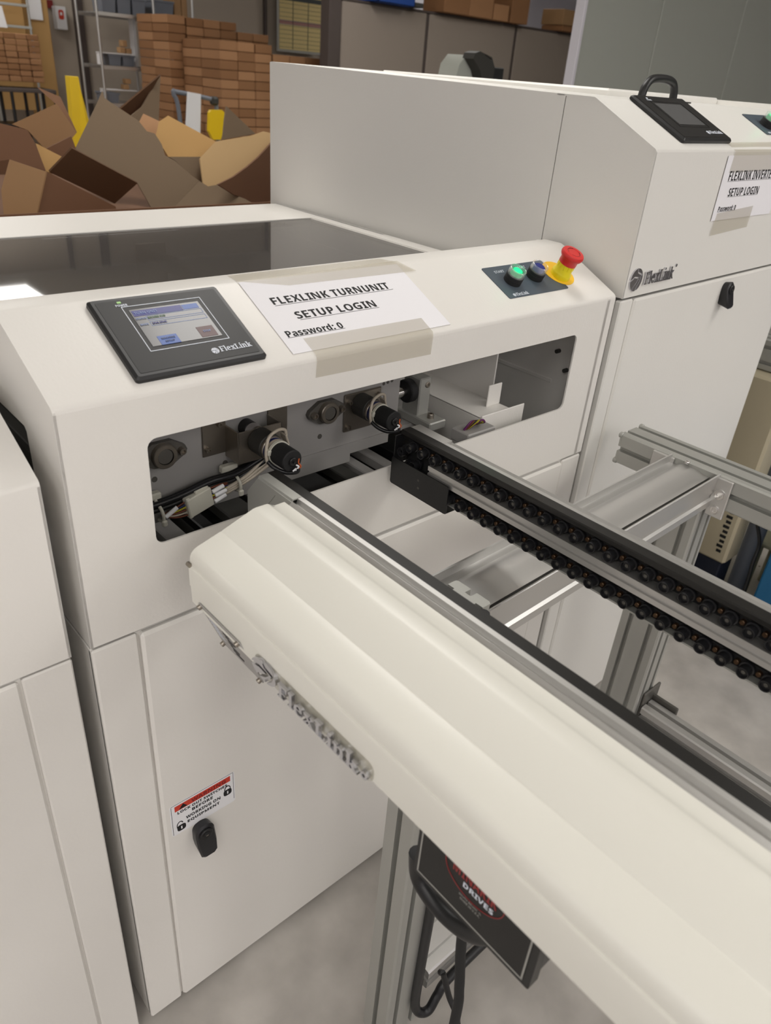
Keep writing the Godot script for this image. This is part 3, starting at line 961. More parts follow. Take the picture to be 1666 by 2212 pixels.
# ---------- machine B: the inverter ----------
func inverter() -> void:
	var r := thing("machine_cabinet", "taller cream inverter cabinet with a black hoop handle on top, right of the turn unit", "machine", Vector3(1.42, FL, -0.5))
	var W := 0.803
	var q := PackedVector2Array()
	for k in [Vector2(0, 1.406), Vector2(-0.0008, 1.4092), Vector2(-0.003, 1.4118), Vector2(-0.1345, 1.4768), Vector2(-0.1375, 1.4778), Vector2(-0.145, 1.4782), Vector2(-0.215, 1.4788)]:
		q.append(k)
	var s := st()
	xf_box(s, TB, Vector3(0, 1.165, -0.003), Vector3(W, 1.4065, 0.0))
	profile_xT(s, strip(q, -0.003), 0.0, W, TB)
	part("front_cover", s, "paint_b", r)
	s = st()
	profile_xT(s, PackedVector2Array([Vector2(0, 1.165), Vector2(0, 1.408), Vector2(-0.003, 1.4112), Vector2(-0.1365, 1.4775), Vector2(-0.1955, 1.4778), Vector2(-0.1955, 1.165)]), 0.0003, 0.0035, TB)
	part("front_side", s, "paint_b", r)
	s = st()
	profile_xT(s, PackedVector2Array([Vector2(-0.1975, 0.02), Vector2(-0.1975, 1.4755), Vector2(-0.1995, 1.4778), Vector2(-1.083, 1.4905), Vector2(-1.083, 0.02)]), 0.0, 0.0035, TB)
	part("side_panel", s, "paint_b", r)
	s = st()
	profile_xT(s, PackedVector2Array([Vector2(-0.20, 1.4725), Vector2(-0.20, 1.4785), Vector2(-1.083, 1.4910), Vector2(-1.083, 1.4850)]), 0.0036, W, TB)
	part("top_panel", s, "paint_b", r)
	s = st()
	xf_box(s, TB, Vector3(0.30, 1.476, -1.0), Vector3(W, 1.4935, -0.30), 0.004)
	part("rear_hatch", s, "paint_b", r)
	s = st()
	xf_box(s, TB, Vector3(0.004, 0.0, -1.083), Vector3(W, 1.158, -0.008))
	xf_box(s, TB, Vector3(0.0, 0.0, -0.014), Vector3(0.0425, 1.160, 0.0), 0.0025)
	xf_box(s, TB, Vector3(0.742, 0.0, -0.014), Vector3(W, 1.160, 0.0), 0.0025)
	xf_box(s, TB, Vector3(W - 0.003, 0.0, -1.083), Vector3(W, 1.49, -0.004))
	xf_box(s, TB, Vector3(0.0, 0.0, -1.086), Vector3(W, 1.49, -1.083))
	part("lower_cabinet", s, "paint_b", r)
	s = st()
	xf_box(s, TB, Vector3(0.045, 0.002, -0.014), Vector3(0.7395, 1.1595, 0.003), 0.004)
	var door := part("door", s, "paint_b", r)
	latch(door, TB * Transform3D(Basis(), Vector3(0.428, 1.1335, 0.003)), 0.92)
	s = st()
	xf_box(s, TB, Vector3(0.002, 1.1605, -0.9), Vector3(W - 0.002, 1.1648, -0.012))
	part("joint_strip", s, "seam", r)
	var H := TB * slope_T(Vector3(0, 1.411, 0), Vector3(0, 0.0677, -0.1374))
	touch_panel(r, at(H, 0.207, 0.0865, 0.0006), 0.190, 0.138, false)
	s = st()
	extr(s, rrect(0.62, 0.0880, 0.172, 0.074, 0.003), 0.0, 0.0012, H)
	var pl := part("button_plate", s, "slate", r)
	s = st()
	globe(s, at(H, 0.552, 0.0565, 0.0012), 0.0033, 0.0033, 0.0003)
	part("round_mark", s, "print_white", pl)
	txt("lettering", "FlexLink", "print_white", pl, at(H, 0.5715, 0.0565, 0.0013), 0.030, 0.0072, true, 700)
	push_button(r, at(H, 0.5800, 0.0830, 0.0012), true)
	# hoop handle
	var hx := 0.27
	s = st()
	var arc := []
	for k in [Vector2(-0.061, 1.478), Vector2(-0.0605, 1.488), Vector2(-0.055, 1.501), Vector2(-0.040, 1.512), Vector2(-0.015, 1.516), Vector2(0.022, 1.516), Vector2(0.046, 1.511), Vector2(0.057, 1.500), Vector2(0.0605, 1.488), Vector2(0.061, 1.478)]:
		arc.append(TB * Vector3(hx + k.x, k.y, -0.170))
	tube(s, arc, 0.0078, 12)
	part("hoop_handle", s, "black", r)
	s = st()
	cyl(s, TB * Vector3(0.375, 1.478, -0.165), TB * Vector3(0.375, 1.481, -0.165), 0.012, 16)
	part("round_plug", s, "dark", r)
	# bright raised emblem
	var E := TB * Transform3D(Basis(), Vector3(0.030, 1.1965, 0.0))
	s = st()
	globe(s, E, 0.0205, 0.0205, 0.003)
	var em := part("emblem", s, "chrome", r)
	txt("lettering", "FlexLink", "chrome", em, at(E, 0.083, 0.0005, 0.0015), 0.108, 0.0245, true, 700, 0.003)
	s = st()
	cyl(s, at(E, 0.146, 0.012, 0.0).origin, at(E, 0.146, 0.012, 0.002).origin, 0.003, 12)
	part("registered_mark", s, "chrome", em)

func profile_xT(s: SurfaceTool, poly: PackedVector2Array, x0: float, x1: float, T: Transform3D) -> void:
	var q := PackedVector2Array()
	for p in poly:
		q.append(Vector2(-p.x, p.y))
	extr(s, q, x0, x1, T * Transform3D(Basis(Vector3(0, 0, -1), Vector3.UP, Vector3.RIGHT), Vector3.ZERO))

func xf_box(s: SurfaceTool, T: Transform3D, a: Vector3, b: Vector3, bev := 0.0) -> void:
	cbox(s, T * ((a + b) * 0.5), (b - a).abs(), bev, T.basis)

# ---------- machine C at the left ----------
func left_machine() -> void:
	var r := thing("machine_cabinet", "lower cream cabinet cut by the left frame edge, left of the turn unit", "machine", Vector3(-0.35, FL, -0.4))
	var X := -0.0235
	var s := st()
	var q := PackedVector2Array([Vector2(0, 0.8625), Vector2(0, 1.094), Vector2(-0.0008, 1.0975), Vector2(-0.0035, 1.1005), Vector2(-0.135, 1.157), Vector2(-0.145, 1.158), Vector2(-0.30, 1.158)])
	profile_x(s, strip(q, -0.003), -0.70, X)
	profile_x(s, PackedVector2Array([Vector2(0, 0.8625), Vector2(0, 1.094), Vector2(-0.0035, 1.1000), Vector2(-0.135, 1.1565), Vector2(-0.30, 1.158), Vector2(-0.30, 1.02), Vector2(-0.09, 1.02), Vector2(-0.09, 0.8625)]), X - 0.0032, X - 0.0002)
	part("hood", s, "paint", r)
	s = st()
	bx(s, Vector3(-0.70, 0.0, -0.85), Vector3(X, 0.857, -0.006), 0.001)
	bx(s, Vector3(-0.0815, 0.0, -0.012), Vector3(X, 0.858, 0.0), 0.002)
	part("lower_cabinet", s, "paint", r)
	s = st()
	bx(s, Vector3(-0.68, 0.002, -0.012), Vector3(-0.0850, 0.856, 0.0), 0.003)
	part("door", s, "paint", r)
	s = st()
	bx(s, Vector3(-0.69, 0.8575, -0.8), Vector3(X - 0.002, 0.8622, -0.012))
	part("joint_strip", s, "seam", r)
	# transfer rail that shows in the gap between the cabinets
	s = st()
	bx(s, Vector3(-0.30, 1.035, -0.24), Vector3(-0.006, 1.062, -0.215), 0.002)
	bx(s, Vector3(-0.30, 1.070, -0.28), Vector3(-0.006, 1.085, -0.24), 0.002)
	part("transfer_rail", s, "alu_dull", r)
	s = st()
	bx(s, Vector3(-0.28, 0.93, -0.60), Vector3(-0.01, 1.03, -0.20))
	part("dark_bed", s, "dark", r)
	s = st()
	for z in [-0.225, -0.255]:
		cyl(s, Vector3(-0.030, 1.062 if z > -0.23 else 1.085, z), Vector3(-0.030, 1.068 if z > -0.23 else 1.096, z), 0.006, 14, 0.001)
	part("bolt", s, "steel", r)
	s = st()
	cyl(s, Vector3(-0.05, 1.10, -0.27), Vector3(-0.012, 1.10, -0.27), 0.012, 18, 0.001)
	part("pulley", s, "steel", r)
	s = st()
	for x in [-0.65, -0.06]:
		for z in [-0.05, -0.78]:
			cyl(s, Vector3(x, FL, z), Vector3(x, 0.001, z), 0.02, 16)
	part("levelling_feet", s, "steel", r)

# ---------- the chain conveyor ----------
func conveyor() -> void:
	var Z1 := 1.45
	var r := thing("chain_conveyor", "chain conveyor with black rollers, aluminium rails and a long cream side cover, in the foreground", "conveyor", Vector3(0.35, FL, 0.7))
	var s: SurfaceTool
	# right rail
	s = st()
	profile_z(s, PackedVector2Array([Vector2(0.4885, 0.9655), Vector2(0.5085, 0.9655), Vector2(0.5085, 1.0425), Vector2(0.5070, 1.0435), Vector2(0.5060, 1.0400), Vector2(0.4985, 1.0400), Vector2(0.4968, 1.0450), Vector2(0.4908, 1.0450), Vector2(0.4908, 1.0360), Vector2(0.4885, 1.0360)]), 0.0865, Z1)
	var rr := part("rail", s, "alu", r)
	s = st()
	profile_z(s, PackedVector2Array([Vector2(0.4885, 0.9655), Vector2(0.5085, 0.9655), Vector2(0.5085, 1.0452), Vector2(0.4908, 1.0452), Vector2(0.4908, 1.0360), Vector2(0.4885, 1.0360)]), 0.0195, 0.0862)
	part("rail_end", s, "alu", rr)
	s = st()
	profile_z(s, PackedVector2Array([Vector2(0.4740, 1.0380), Vector2(0.4755, 1.0358), Vector2(0.4905, 1.0358), Vector2(0.4905, 1.0448), Vector2(0.4755, 1.0448), Vector2(0.4740, 1.0432)]), 0.0175, Z1)
	part("chain_guard", s, "guide", rr)
	s = st()
	bx(s, Vector3(0.4872, 0.966, 0.020), Vector3(0.4884, 1.0358, Z1))
	part("back_strip", s, "black_matt", rr)
	s = st()
	profile_z(s, PackedVector2Array([Vector2(0.4700, 0.9960), Vector2(0.4880, 0.9960), Vector2(0.4880, 1.0140), Vector2(0.4700, 1.0140), Vector2(0.4700, 1.0072), Vector2(0.4730, 1.0065), Vector2(0.4730, 1.0035), Vector2(0.4700, 1.0028)]), 0.0815, Z1)
	part("chain_track", s, "alu", rr)
	s = st()
	profile_z(s, PackedVector2Array([Vector2(0.4760, 0.9662), Vector2(0.4885, 0.9662), Vector2(0.4885, 0.9685), Vector2(0.4760, 0.9685)]), 0.11, Z1)
	part("lower_track", s, "alu_dull", rr)
	# left rail, mirrored
	s = st()
	profile_z(s, PackedVector2Array([Vector2(0.2140, 0.9655), Vector2(0.2405, 0.9655), Vector2(0.2405, 1.0360), Vector2(0.2382, 1.0360), Vector2(0.2382, 1.0450), Vector2(0.2318, 1.0450), Vector2(0.2300, 1.0390), Vector2(0.2255, 1.0390), Vector2(0.2238, 1.0432), Vector2(0.2140, 1.0360)]), 0.0985, Z1)
	var lr := part("rail", s, "alu", r)
	# its end plate: folded sheet with a cut corner
	s = st()
	var zy := PackedVector2Array([Vector2(0.110, 1.0425), Vector2(0.026, 1.0425), Vector2(0.0015, 1.0130), Vector2(0.0015, 0.940), Vector2(0.090, 0.940), Vector2(0.090, 0.985), Vector2(0.045, 1.012), Vector2(0.064, 1.036), Vector2(0.110, 1.036)])
	profile_x(s, zy, 0.2228, 0.2242)
	profile_z(s, PackedVector2Array([Vector2(0.2228, 1.0400), Vector2(0.2252, 1.0452), Vector2(0.2382, 1.0452), Vector2(0.2382, 1.0436), Vector2(0.2260, 1.0436), Vector2(0.2242, 1.0395)]), 0.0255, 0.098)
	bx(s, Vector3(0.2245, 0.97, 0.02), Vector3(0.2382, 1.036, 0.0985))
	part("rail_end", s, "alu_dull", lr)
	s = st()
	profile_z(s, PackedVector2Array([Vector2(0.2384, 1.0358), Vector2(0.2530, 1.0358), Vector2(0.2545, 1.0380), Vector2(0.2545, 1.0432), Vector2(0.2530, 1.0448), Vector2(0.2384, 1.0448)]), 0.0235, Z1)
	part("chain_guard", s, "guide", lr)
	s = st()
	bx(s, Vector3(0.2406, 0.966, 0.026), Vector3(0.2418, 1.0358, Z1))
	part("back_strip", s, "black_matt", lr)
	s = st()
	bx(s, Vector3(0.2418, 0.9960, 0.0815), Vector3(0.2590, 1.0140, Z1), 0.001)
	part("chain_track", s, "alu", lr)
	# rollers: one mesh of each side, shared by all
	var prof := [Vector2(0.0024, 0.0105), Vector2(0.0024, 0.0035), Vector2(0.0052, 0.0035), Vector2(0.0056, 0.0), Vector2(0.0066, 0.0), Vector2(0.0068, 0.0008), Vector2(0.0068, 0.0085), Vector2(0.0062, 0.0092), Vector2(0.0062, 0.0108), Vector2(0.0080, 0.0112), Vector2(0.0082, 0.0120), Vector2(0.0082, 0.0150), Vector2(0.0072, 0.0160), Vector2(0, 0.0160)]
	s = st()
	lathe(s, prof, axis_T(Vector3.ZERO, Vector3.RIGHT), 20)
	s.generate_normals()
	var right_mesh := s.commit()
	s = st()
	lathe(s, prof, axis_T(Vector3.ZERO, Vector3.LEFT), 20)
	s.generate_normals()
	var left_mesh := s.commit()
	s = st()
	cyl(s, Vector3(0.003, 0, 0), Vector3(0.012, 0, 0), 0.0023, 10)
	s.generate_normals()
	var pin_mesh := s.commit()
	var pitch := 0.0242
	var links := st()
	var pins := st()
	for run in [[0.4680, 1.0245, 0.0410, true], [0.4680, 0.9775, 0.1225, true], [0.2660, 1.0245, 0.0495, false]]:
		var n := int((1.12 - run[2]) / pitch)
		for i in n:
			var z: float = run[2] + i * pitch
			var o := inst("roller", right_mesh if run[3] else left_mesh, "rubber", rr if run[3] else lr, Transform3D(Basis(), Vector3(run[0], run[1], z)))
			if run[3]:
				inst("roller_pin", pin_mesh, "cast", o, Transform3D(Basis(), Vector3(run[0], run[1], z)))
			var xs: float = 0.4855 if run[3] else 0.2445
			cbox(links, Vector3(xs, run[1], z + pitch * 0.5), Vector3(0.0022, 0.0115, pitch * 1.02), 0.002)
			if run[3]:
				cyl(pins, Vector3(xs - 0.0065, run[1] + 0.0006, z + pitch * 0.5), Vector3(xs, run[1] + 0.0006, z + pitch * 0.5), 0.0031, 10, 0.0006)
	for p in [Vector2(0.0215, 1.0105), Vector2(0.0485, 0.9985), Vector2(0.030, 0.990)]:
		inst("roller", right_mesh, "rubber", rr, Transform3D(Basis(), Vector3(0.4705, p.y, p.x)))
	part("chain_links", links, "black_matt", r).set_meta("kind", "stuff")
	part("chain_pins", pins, "brass", r).set_meta("kind", "stuff")
	# black box round the chain end
	s = st()
	var T := Transform3D(Basis(Vector3(0, 0, 1), Vector3.UP, Vector3(-1, 0, 0)), Vector3(0.4660, 0, 0))
	extr(s, rrect(0.0690, 0.9792, 0.1180, 0.0436, 0.004), -0.0022, 0.0, T)
	bx(s, Vector3(0.4665, 0.9572, 0.0110), Vector3(0.4880, 0.9594, 0.1270), 0.0006)
	bx(s, Vector3(0.4685, 0.9580, 0.0100), Vector3(0.4880, 1.0340, 0.0122), 0.0006)
	var be := part("chain_end_box", s, "black", r)
	s = st()
	for p in [Vector2(0.0690, 0.9860), Vector2(0.0700, 0.9740)]:
		cyl(s, Vector3(0.4665, p.y, p.x), Vector3(0.4656, p.y, p.x), 0.0019, 10)
	part("hole", s, "seam", be)
	# cream side cover: bent top sheet, side panel, end rim
	var top := PackedVector2Array([Vector2(0.2136, 1.0380), Vector2(0.2136, 1.0455), Vector2(0.2001, 1.0452), Vector2(0.1955, 1.0470), Vector2(0.1910, 1.0500), Vector2(0.1890, 1.0507), Vector2(0.1740, 1.0508), Vector2(0.1705, 1.0503), Vector2(0.1300, 1.0357), Vector2(0.1288, 1.0347), Vector2(0.1275, 1.0350), Vector2(0.0985, 1.0262), Vector2(0.0945, 1.0243), Vector2(0.0912, 1.0210), Vector2(0.0893, 1.0170), Vector2(0.0886, 1.0120), Vector2(0.0886, 0.9960)])
	top.reverse()
	s = st()
	profile_z(s, strip(top, 0.0016), 0.100, Z1)
	var cv := part("side_cover", s, "cream", r)
	s = st()
	profile_z(s, strip(top, 0.0030), 0.0972, 0.1000)
	part("end_rim", s, "cream", cv)
	var rim := PackedVector2Array()
	for p in top:
		rim.append(Vector2(maxf(p.x, 0.0892), p.y - 0.0025))
	rim.append(Vector2(0.2120, 0.9540))
	rim.append(Vector2(0.0900, 0.9540))
	s = st()
	extr(s, rim, 0.1002, 0.1018)
	part("end_plate", s, "cream", cv)
	var side := PackedVector2Array([Vector2(0.1000, 0.9515), Vector2(0.0905, 0.9540), Vector2(0.0880, 0.9560), Vector2(0.0872, 0.9790), Vector2(0.0862, 0.9800), Vector2(0.0862, 1.0030), Vector2(0.0868, 1.0050), Vector2(0.0884, 1.0058), Vector2(0.0905, 1.0050)])
	s = st()
	profile_z(s, strip(side, 0.0016), 0.098, Z1)
	part("side_panel", s, "cream", cv)
	s = st()
	cyl(s, Vector3(0.0868, 1.0075, 0.0955), Vector3(0.0868, 1.0075, 0.1010), 0.0028, 12)
	part("hinge_pin", s, "steel", cv)
	s = st()
	bx(s, Vector3(0.0905, 0.9530, 0.102), Vector3(0.2130, 0.9550, Z1))
	part("under_tray", s, "dark", cv)
	s = st()
	bx(s, Vector3(0.1005, 0.9400, 0.60), Vector3(0.1100, 0.9515, Z1), 0.001)
	part("edge_seal", s, "black", cv)
	# rating plate hanging under the side panel
	var P0 := Vector3(0.0868, 0.9668, 0.0)
	var pd := (Vector3(0.1165, 0.893, 0.0) - P0).normalized()
	var RT := Transform3D(Basis(Vector3(0, 0, 1), -pd, Vector3(0, 0, 1).cross(-pd)), P0)
	s = st()
	extr(s, PackedVector2Array([Vector2(0.1160, 0.0), Vector2(0.2000, 0.0), Vector2(0.2120, -0.012), Vector2(0.2000, -0.078), Vector2(0.1160, -0.078)]), 0.0, 0.0015, RT)
	var plate := part("rating_plate", s, "gray_plate", cv)
	for p in [Vector2(0.1195, -0.003), Vector2(0.1965, -0.003), Vector2(0.1195, -0.0745), Vector2(0.1965, -0.0745)]:
		s = st()
		screw(s, at(RT, p.x, p.y, 0.0015).origin, RT.basis.z, 0.0032, 0.004)
		part("screw", s, "steel", plate)
	s = st()
	for i in 11:
		var w := 0.010 + 0.014 * fmod(i * 0.618 + 0.3, 1.0)
		cbox(s, at(RT, 0.150 + w * 0.5 + 0.004 * fmod(i * 0.37, 1.0), -0.010 - i * 0.0055, 0.0017).origin, Vector3(w, 0.0016, 0.0003), 0.0, RT.basis)
	part("small_print", s, "ink", plate)
	s = st()
	for i in 7:
		cbox(s, at(RT, 0.131, -0.018 - i * 0.006, 0.0017).origin, Vector3(0.016, 0.0012, 0.0003), 0.0, RT.basis)
	part("small_print", s, "print_white", plate)
	# raised letters of the maker
	var B := Transform3D(Basis(Vector3(0, 0, 1), Vector3.UP, Vector3(-1, 0, 0)), Vector3(0.0866, 0.9650, 0.0))
	s = st()
	globe(s, at(B, 0.2505, 0.0005, 0.0), 0.0215, 0.0115, 0.004)
	var em := part("emblem", s, "chrome", cv)
	s = st()
	extr(s, rrect(0.322, 0.0, 0.185, 0.022, 0.008), -0.0006, 0.0002, B)
	part("clear_base", s, "film", em)
	txt("lettering", "FlexLink", "chrome", em, at(B, 0.3390, 0.0005, 0.0020), 0.122, 0.0170, true, 700, 0.004)
	s = st()
	lathe(s, [Vector2(0.002, 0), Vector2(0.0045, 0), Vector2(0.0045, 0.004), Vector2(0.002, 0.004)], axis_T(at(B, 0.4065, -0.004, 0.0).origin, B.basis.z), 14)
	part("registered_mark", s, "chrome", em)
	# cross beam: open channel with a threaded spindle
	var CT := Transform3D(Basis(Vector3.UP, 0.0265), Vector3(0.78, 0, 0.1810))
	s = st()
	var ch := PackedVector2Array([Vector2(0.0, 0.9220), Vector2(0.0, 0.9080), Vector2(0.010, 0.9050), Vector2(0.018, 0.9100), Vector2(0.024, 0.9120), Vector2(0.046, 0.9120), Vector2(0.066, 0.9070), Vector2(0.076, 0.9070), Vector2(0.0765, 0.8930), Vector2(0.0895, 0.8930), Vector2(0.0905, 0.9200), Vector2(0.0930, 0.9210), Vector2(0.0940, 0.9200), Vector2(0.0940, 0.8860), Vector2(0.0900, 0.8820), Vector2(0.0900, 0.8740), Vector2(0.0945, 0.8710), Vector2(0.0945, 0.8580), Vector2(-0.003, 0.8580), Vector2(-0.003, 0.9220)])
	profile_xT(s, ch, -0.60, 0.244, CT)
	var cb := part("cross_beam", s, "alu", r)
	s = st()
	cyl(s, CT * Vector3(-0.56, 0.9035, 0.0830), CT * Vector3(0.243, 0.9035, 0.0830), 0.0040, 10)
	var sp := part("spindle", s, "black", cb)
	s = st()
	for i in 240:
		var x := -0.555 + i * 0.0033
		lathe(s, [Vector2(0.0040, -0.0008), Vector2(0.0052, 0.0), Vector2(0.0040, 0.0008)], CT * axis_T(Vector3(x, 0.9035, 0.0830), Vector3.RIGHT), 10)
	part("thread", s, "cast", sp).set_meta("kind", "stuff")
	# second cross beam further along, under the cover
	s = st()
	bx(s, Vector3(0.10, 0.87, 1.15), Vector3(1.02, 0.92, 1.24), 0.002)
	part("cross_beam", s, "alu", r)
	# outer frame profile at the right
	s = st()
	extr(s, slotted(0.078, 0.062, 2, 1), 0.0665, Z1, Transform3D(Basis(), Vector3(1.0640, 0.889, 0)))
	var fb := part("frame_profile", s, "alu_dull", r)
	s = st()
	extr(s, slotted(0.078, 0.062, 2, 1), 0.0625, 0.0663, Transform3D(Basis(), Vector3(1.0640, 0.889, 0)))
	for p in [Vector2(1.0285, 0.916), Vector2(1.0995, 0.916), Vector2(1.0285, 0.862), Vector2(1.0995, 0.862)]:
		cyl(s, Vector3(p.x, p.y, 0.0590), Vector3(p.x, p.y, 0.0665), 0.0058, 14, 0.001)
	part("profile_cap", s, "alu_dull", fb)
	for k in [[0.137, 0.181], [0.2640, 0.2960]]:
		s = st()
		bx(s, Vector3(1.0185, 0.841, k[0]), Vector3(1.0246, 0.917, k[1]), 0.0015)
		var jp := part("joint_plate", s, "alu", fb)
		for y in [0.887, 0.856]:
			s = st()
			var d := Vector3(-1, 0, 0)
			screw(s, Vector3(1.0185, y, (k[0] + k[1]) * 0.5), d, 0.0100 if y > 0.87 else 0.0080, 0.002)
			part("screw", s, "bright", jp)
	s = st()
	screw(s, Vector3(1.020, 0.918, 0.206), Vector3.UP, 0.005, 0.004)
	part("screw", s, "bright", fb)
	# legs and foot rails
	var up := Transform3D(Basis(Vector3.RIGHT, Vector3(0, 0, -1), Vector3.UP), Vector3.ZERO)
	s = st()
	extr(s, slotted(0.083, 0.058, 2, 1), 0.0, 0.952, Transform3D(up.basis, Vector3(0.3305, 0, 0.2715)))
	var l1 := part("leg", s, "alu_dull", r)
	s = st()
	extr(s, slotted(0.063, 0.089, 2, 2), 0.06, 0.858, Transform3D(up.basis, Vector3(1.0565, 0, 0.2095)))
	var l2 := part("leg", s, "alu_dull", r)
	s = st()
	extr(s, slotted(0.083, 0.058, 2, 1), 0.0, 0.952, Transform3D(up.basis, Vector3(0.3305, 0, 1.195)))
	var l3 := part("leg", s, "alu_dull", r)
	s = st()
	extr(s, slotted(0.063, 0.089, 2, 2), 0.06, 0.858, Transform3D(up.basis, Vector3(1.0565, 0, 1.195)))
	var l4 := part("leg", s, "alu_dull", r)
	for k in [[l1, 0.3305, 0.2715], [l2, 1.0565, 0.2095], [l3, 0.3305, 1.195], [l4, 1.0565, 1.195]]:
		s = st()
		cyl(s, Vector3(k[1], FL, k[2]), Vector3(k[1], FL + 0.010, k[2]), 0.026, 18, 0.002)
		cyl(s, Vector3(k[1], FL + 0.01, k[2]), Vector3(k[1], 0.064, k[2]), 0.007, 10)
		part("foot", s, "black", k[0])
	s = st()
	extr(s, slotted(0.076, 0.050, 2, 1), 0.372, 1.0245, Transform3D(Basis(Vector3(0, 0, -1), Vector3.UP, Vector3.RIGHT), Vector3(0, 0.130, 0.272)))
	part("foot_rail", s, "alu", r)
	s = st()
	extr(s, slotted(0.044, 0.044, 1, 1), 0.262, 1.148, Transform3D(Basis(), Vector3(1.063, 0.318, 0)))
	part("foot_rail", s, "alu", r)
	s = st()
	bx(s, Vector3(1.046, 0.290, 0.2545), Vector3(1.112, 0.372, 0.2600), 0.002)
	bx(s, Vector3(1.0860, 0.300, 0.2545), Vector3(1.0930, 0.352, 0.3200), 0.002)
	part("corner_bracket", s, "cast", l2)
	# drive control box under the cover, in its own builder
	drive_box(r)
	# hoses and cords at the left leg
	s = st()
	tube(s, [Vector3(0.351, 0.95, 0.306), Vector3(0.351, 0.60, 0.306), Vector3(0.350, 0.20, 0.306), Vector3(0.350, 0.085, 0.308), Vector3(0.356, 0.058, 0.316), Vector3(0.374, 0.052, 0.322), Vector3(0.395, 0.072, 0.320), Vector3(0.43, 0.092, 0.318), Vector3(0.60, 0.094, 0.316), Vector3(1.00, 0.094, 0.314)], 0.0085, 10, 8)
	part("hose", s, "rubber", r)
	s = st()
	tube(s, [Vector3(0.200, 0.86, 0.462), Vector3(0.200, 0.68, 0.4635), Vector3(0.201, 0.58, 0.474), Vector3(0.202, 0.52, 0.478), Vector3(0.200, 0.30, 0.480), Vector3(0.20, 0.05, 0.485), Vector3(0.215, FL + 0.008, 0.50), Vector3(0.33, FL + 0.008, 0.55), Vector3(0.5, FL + 0.008, 0.7)], 0.0062, 10, 8)
	part("power_cord", s, "black_matt", r)
	s = st()
	tube(s, [Vector3(0.350, 0.245, 0.352), Vector3(0.350, 0.205, 0.372), Vector3(0.350, 0.165, 0.398), Vector3(0.345, 0.05, 0.42), Vector3(0.340, FL + 0.007, 0.44), Vector3(0.36, FL + 0.007, 0.60)], 0.0050, 8, 8)
	tube(s, [Vector3(0.350, 0.245, 0.352), Vector3(0.352, 0.235, 0.345)], 0.0050, 8, 1)
	part("cord", s, "black", r)

func drive_box(r: Node3D) -> void:
	var s := st()
	var B := Transform3D(Basis(Vector3(0, 0, 1), Vector3.UP, Vector3(-1, 0, 0)), Vector3(0.1200, 0, 0))
	extr(s, rrect(0.5165, 0.9000, 0.1390, 0.1180, 0.003), -0.012, 0.0, B)
	extr(s, rrect(0.5165, 0.9020, 0.1350, 0.1120, 0.004), -0.070, -0.012, B)
	var b := part("drive_box", s, "black", r)
	s = st()
	extr(s, rrect(0.5150, 0.9020, 0.1260, 0.1100, 0.004), 0.0, 0.0006, B)
	var f := part("face_label", s, "panel_black", b)
	s = st()
	for k in [[0.515, 0.8475, 0.1262, 0.0016], [0.515, 0.9565, 0.1262, 0.0016], [0.4522, 0.902, 0.0016, 0.1100], [0.5778, 0.902, 0.0016, 0.1100]]:
		cbox(s, at(B, k[0], k[1], 0.0008).origin, Vector3(k[2], k[3], 0.0003), 0.0, B.basis)
	part("label_outline", s, "alu_dull", f)
	s = st()
	var ring := []
	for i in 49:
		var a := TAU * i / 48
		ring.append(at(B, 0.5150 + cos(a) * 0.0335, 0.9020 + sin(a) * 0.0255, 0.0008).origin)
	tube(s, ring, 0.0005, 5, 1)
	part("logo_oval", s, "logo_red", f)
	txt("lettering", "MINARIK", "logo_red", f, at(B, 0.5160, 0.9020, 0.0009), 0.050, 0.013, false, 700)
	txt("lettering", "DRIVES", "print_white", f, at(B, 0.5215, 0.8895, 0.0009), 0.034, 0.0062, false, 700)
	txt("lettering", "SOUTH BELOIT, IL", "alu_dull", f, at(B, 0.5150, 0.8735, 0.0009), 0.026, 0.0026)
	txt("lettering", "MADE IN U.S.A.", "alu_dull", f, at(B, 0.5155, 0.8692, 0.0009), 0.023, 0.0026)
	s = st()
	tube(s, [Vector3(0.158, 0.80, 0.418), Vector3(0.160, 0.765, 0.4226), Vector3(0.160, 0.7526, 0.442), Vector3(0.160, 0.7505, 0.4694), Vector3(0.160, 0.7615, 0.4967), Vector3(0.160, 0.79, 0.520), Vector3(0.160, 0.842, 0.53)], 0.0095, 12, 8)
	part("cable_loop", s, "black", b)

# ---------- background ----------
func sheet(called: String, label: String, m: String, nrm: Vector3, pts: Array) -> void:
	var z := nrm.normalized()
	var x := Vector3.UP.cross(z).normalized()
	var c := Vector3.ZERO
	for p in pts:
		c += p / pts.size()
	var T := Transform3D(Basis(x, z.cross(x), z), c)
	var poly := PackedVector2Array()
	for p in pts:
		var l: Vector3 = T.affine_inverse() * p
		poly.append(Vector2(l.x, l.y))
	var s := st()
	extr(s, poly, -0.006, 0.0, T)
	solo(called, s, m, label, "cardboard", "")

func carton(p: Vector3, z: Vector3, m: String, label: String, group := "", called := "carton") -> Node3D:
	# p: centre of the base
	var s := st()
	cbox(s, p + Vector3(0, z.y * 0.5, 0), Vector3(z.x - 0.003, z.y - 0.003, z.z - 0.003), 0.004)
	return solo(called, s, m, label, "box", group)

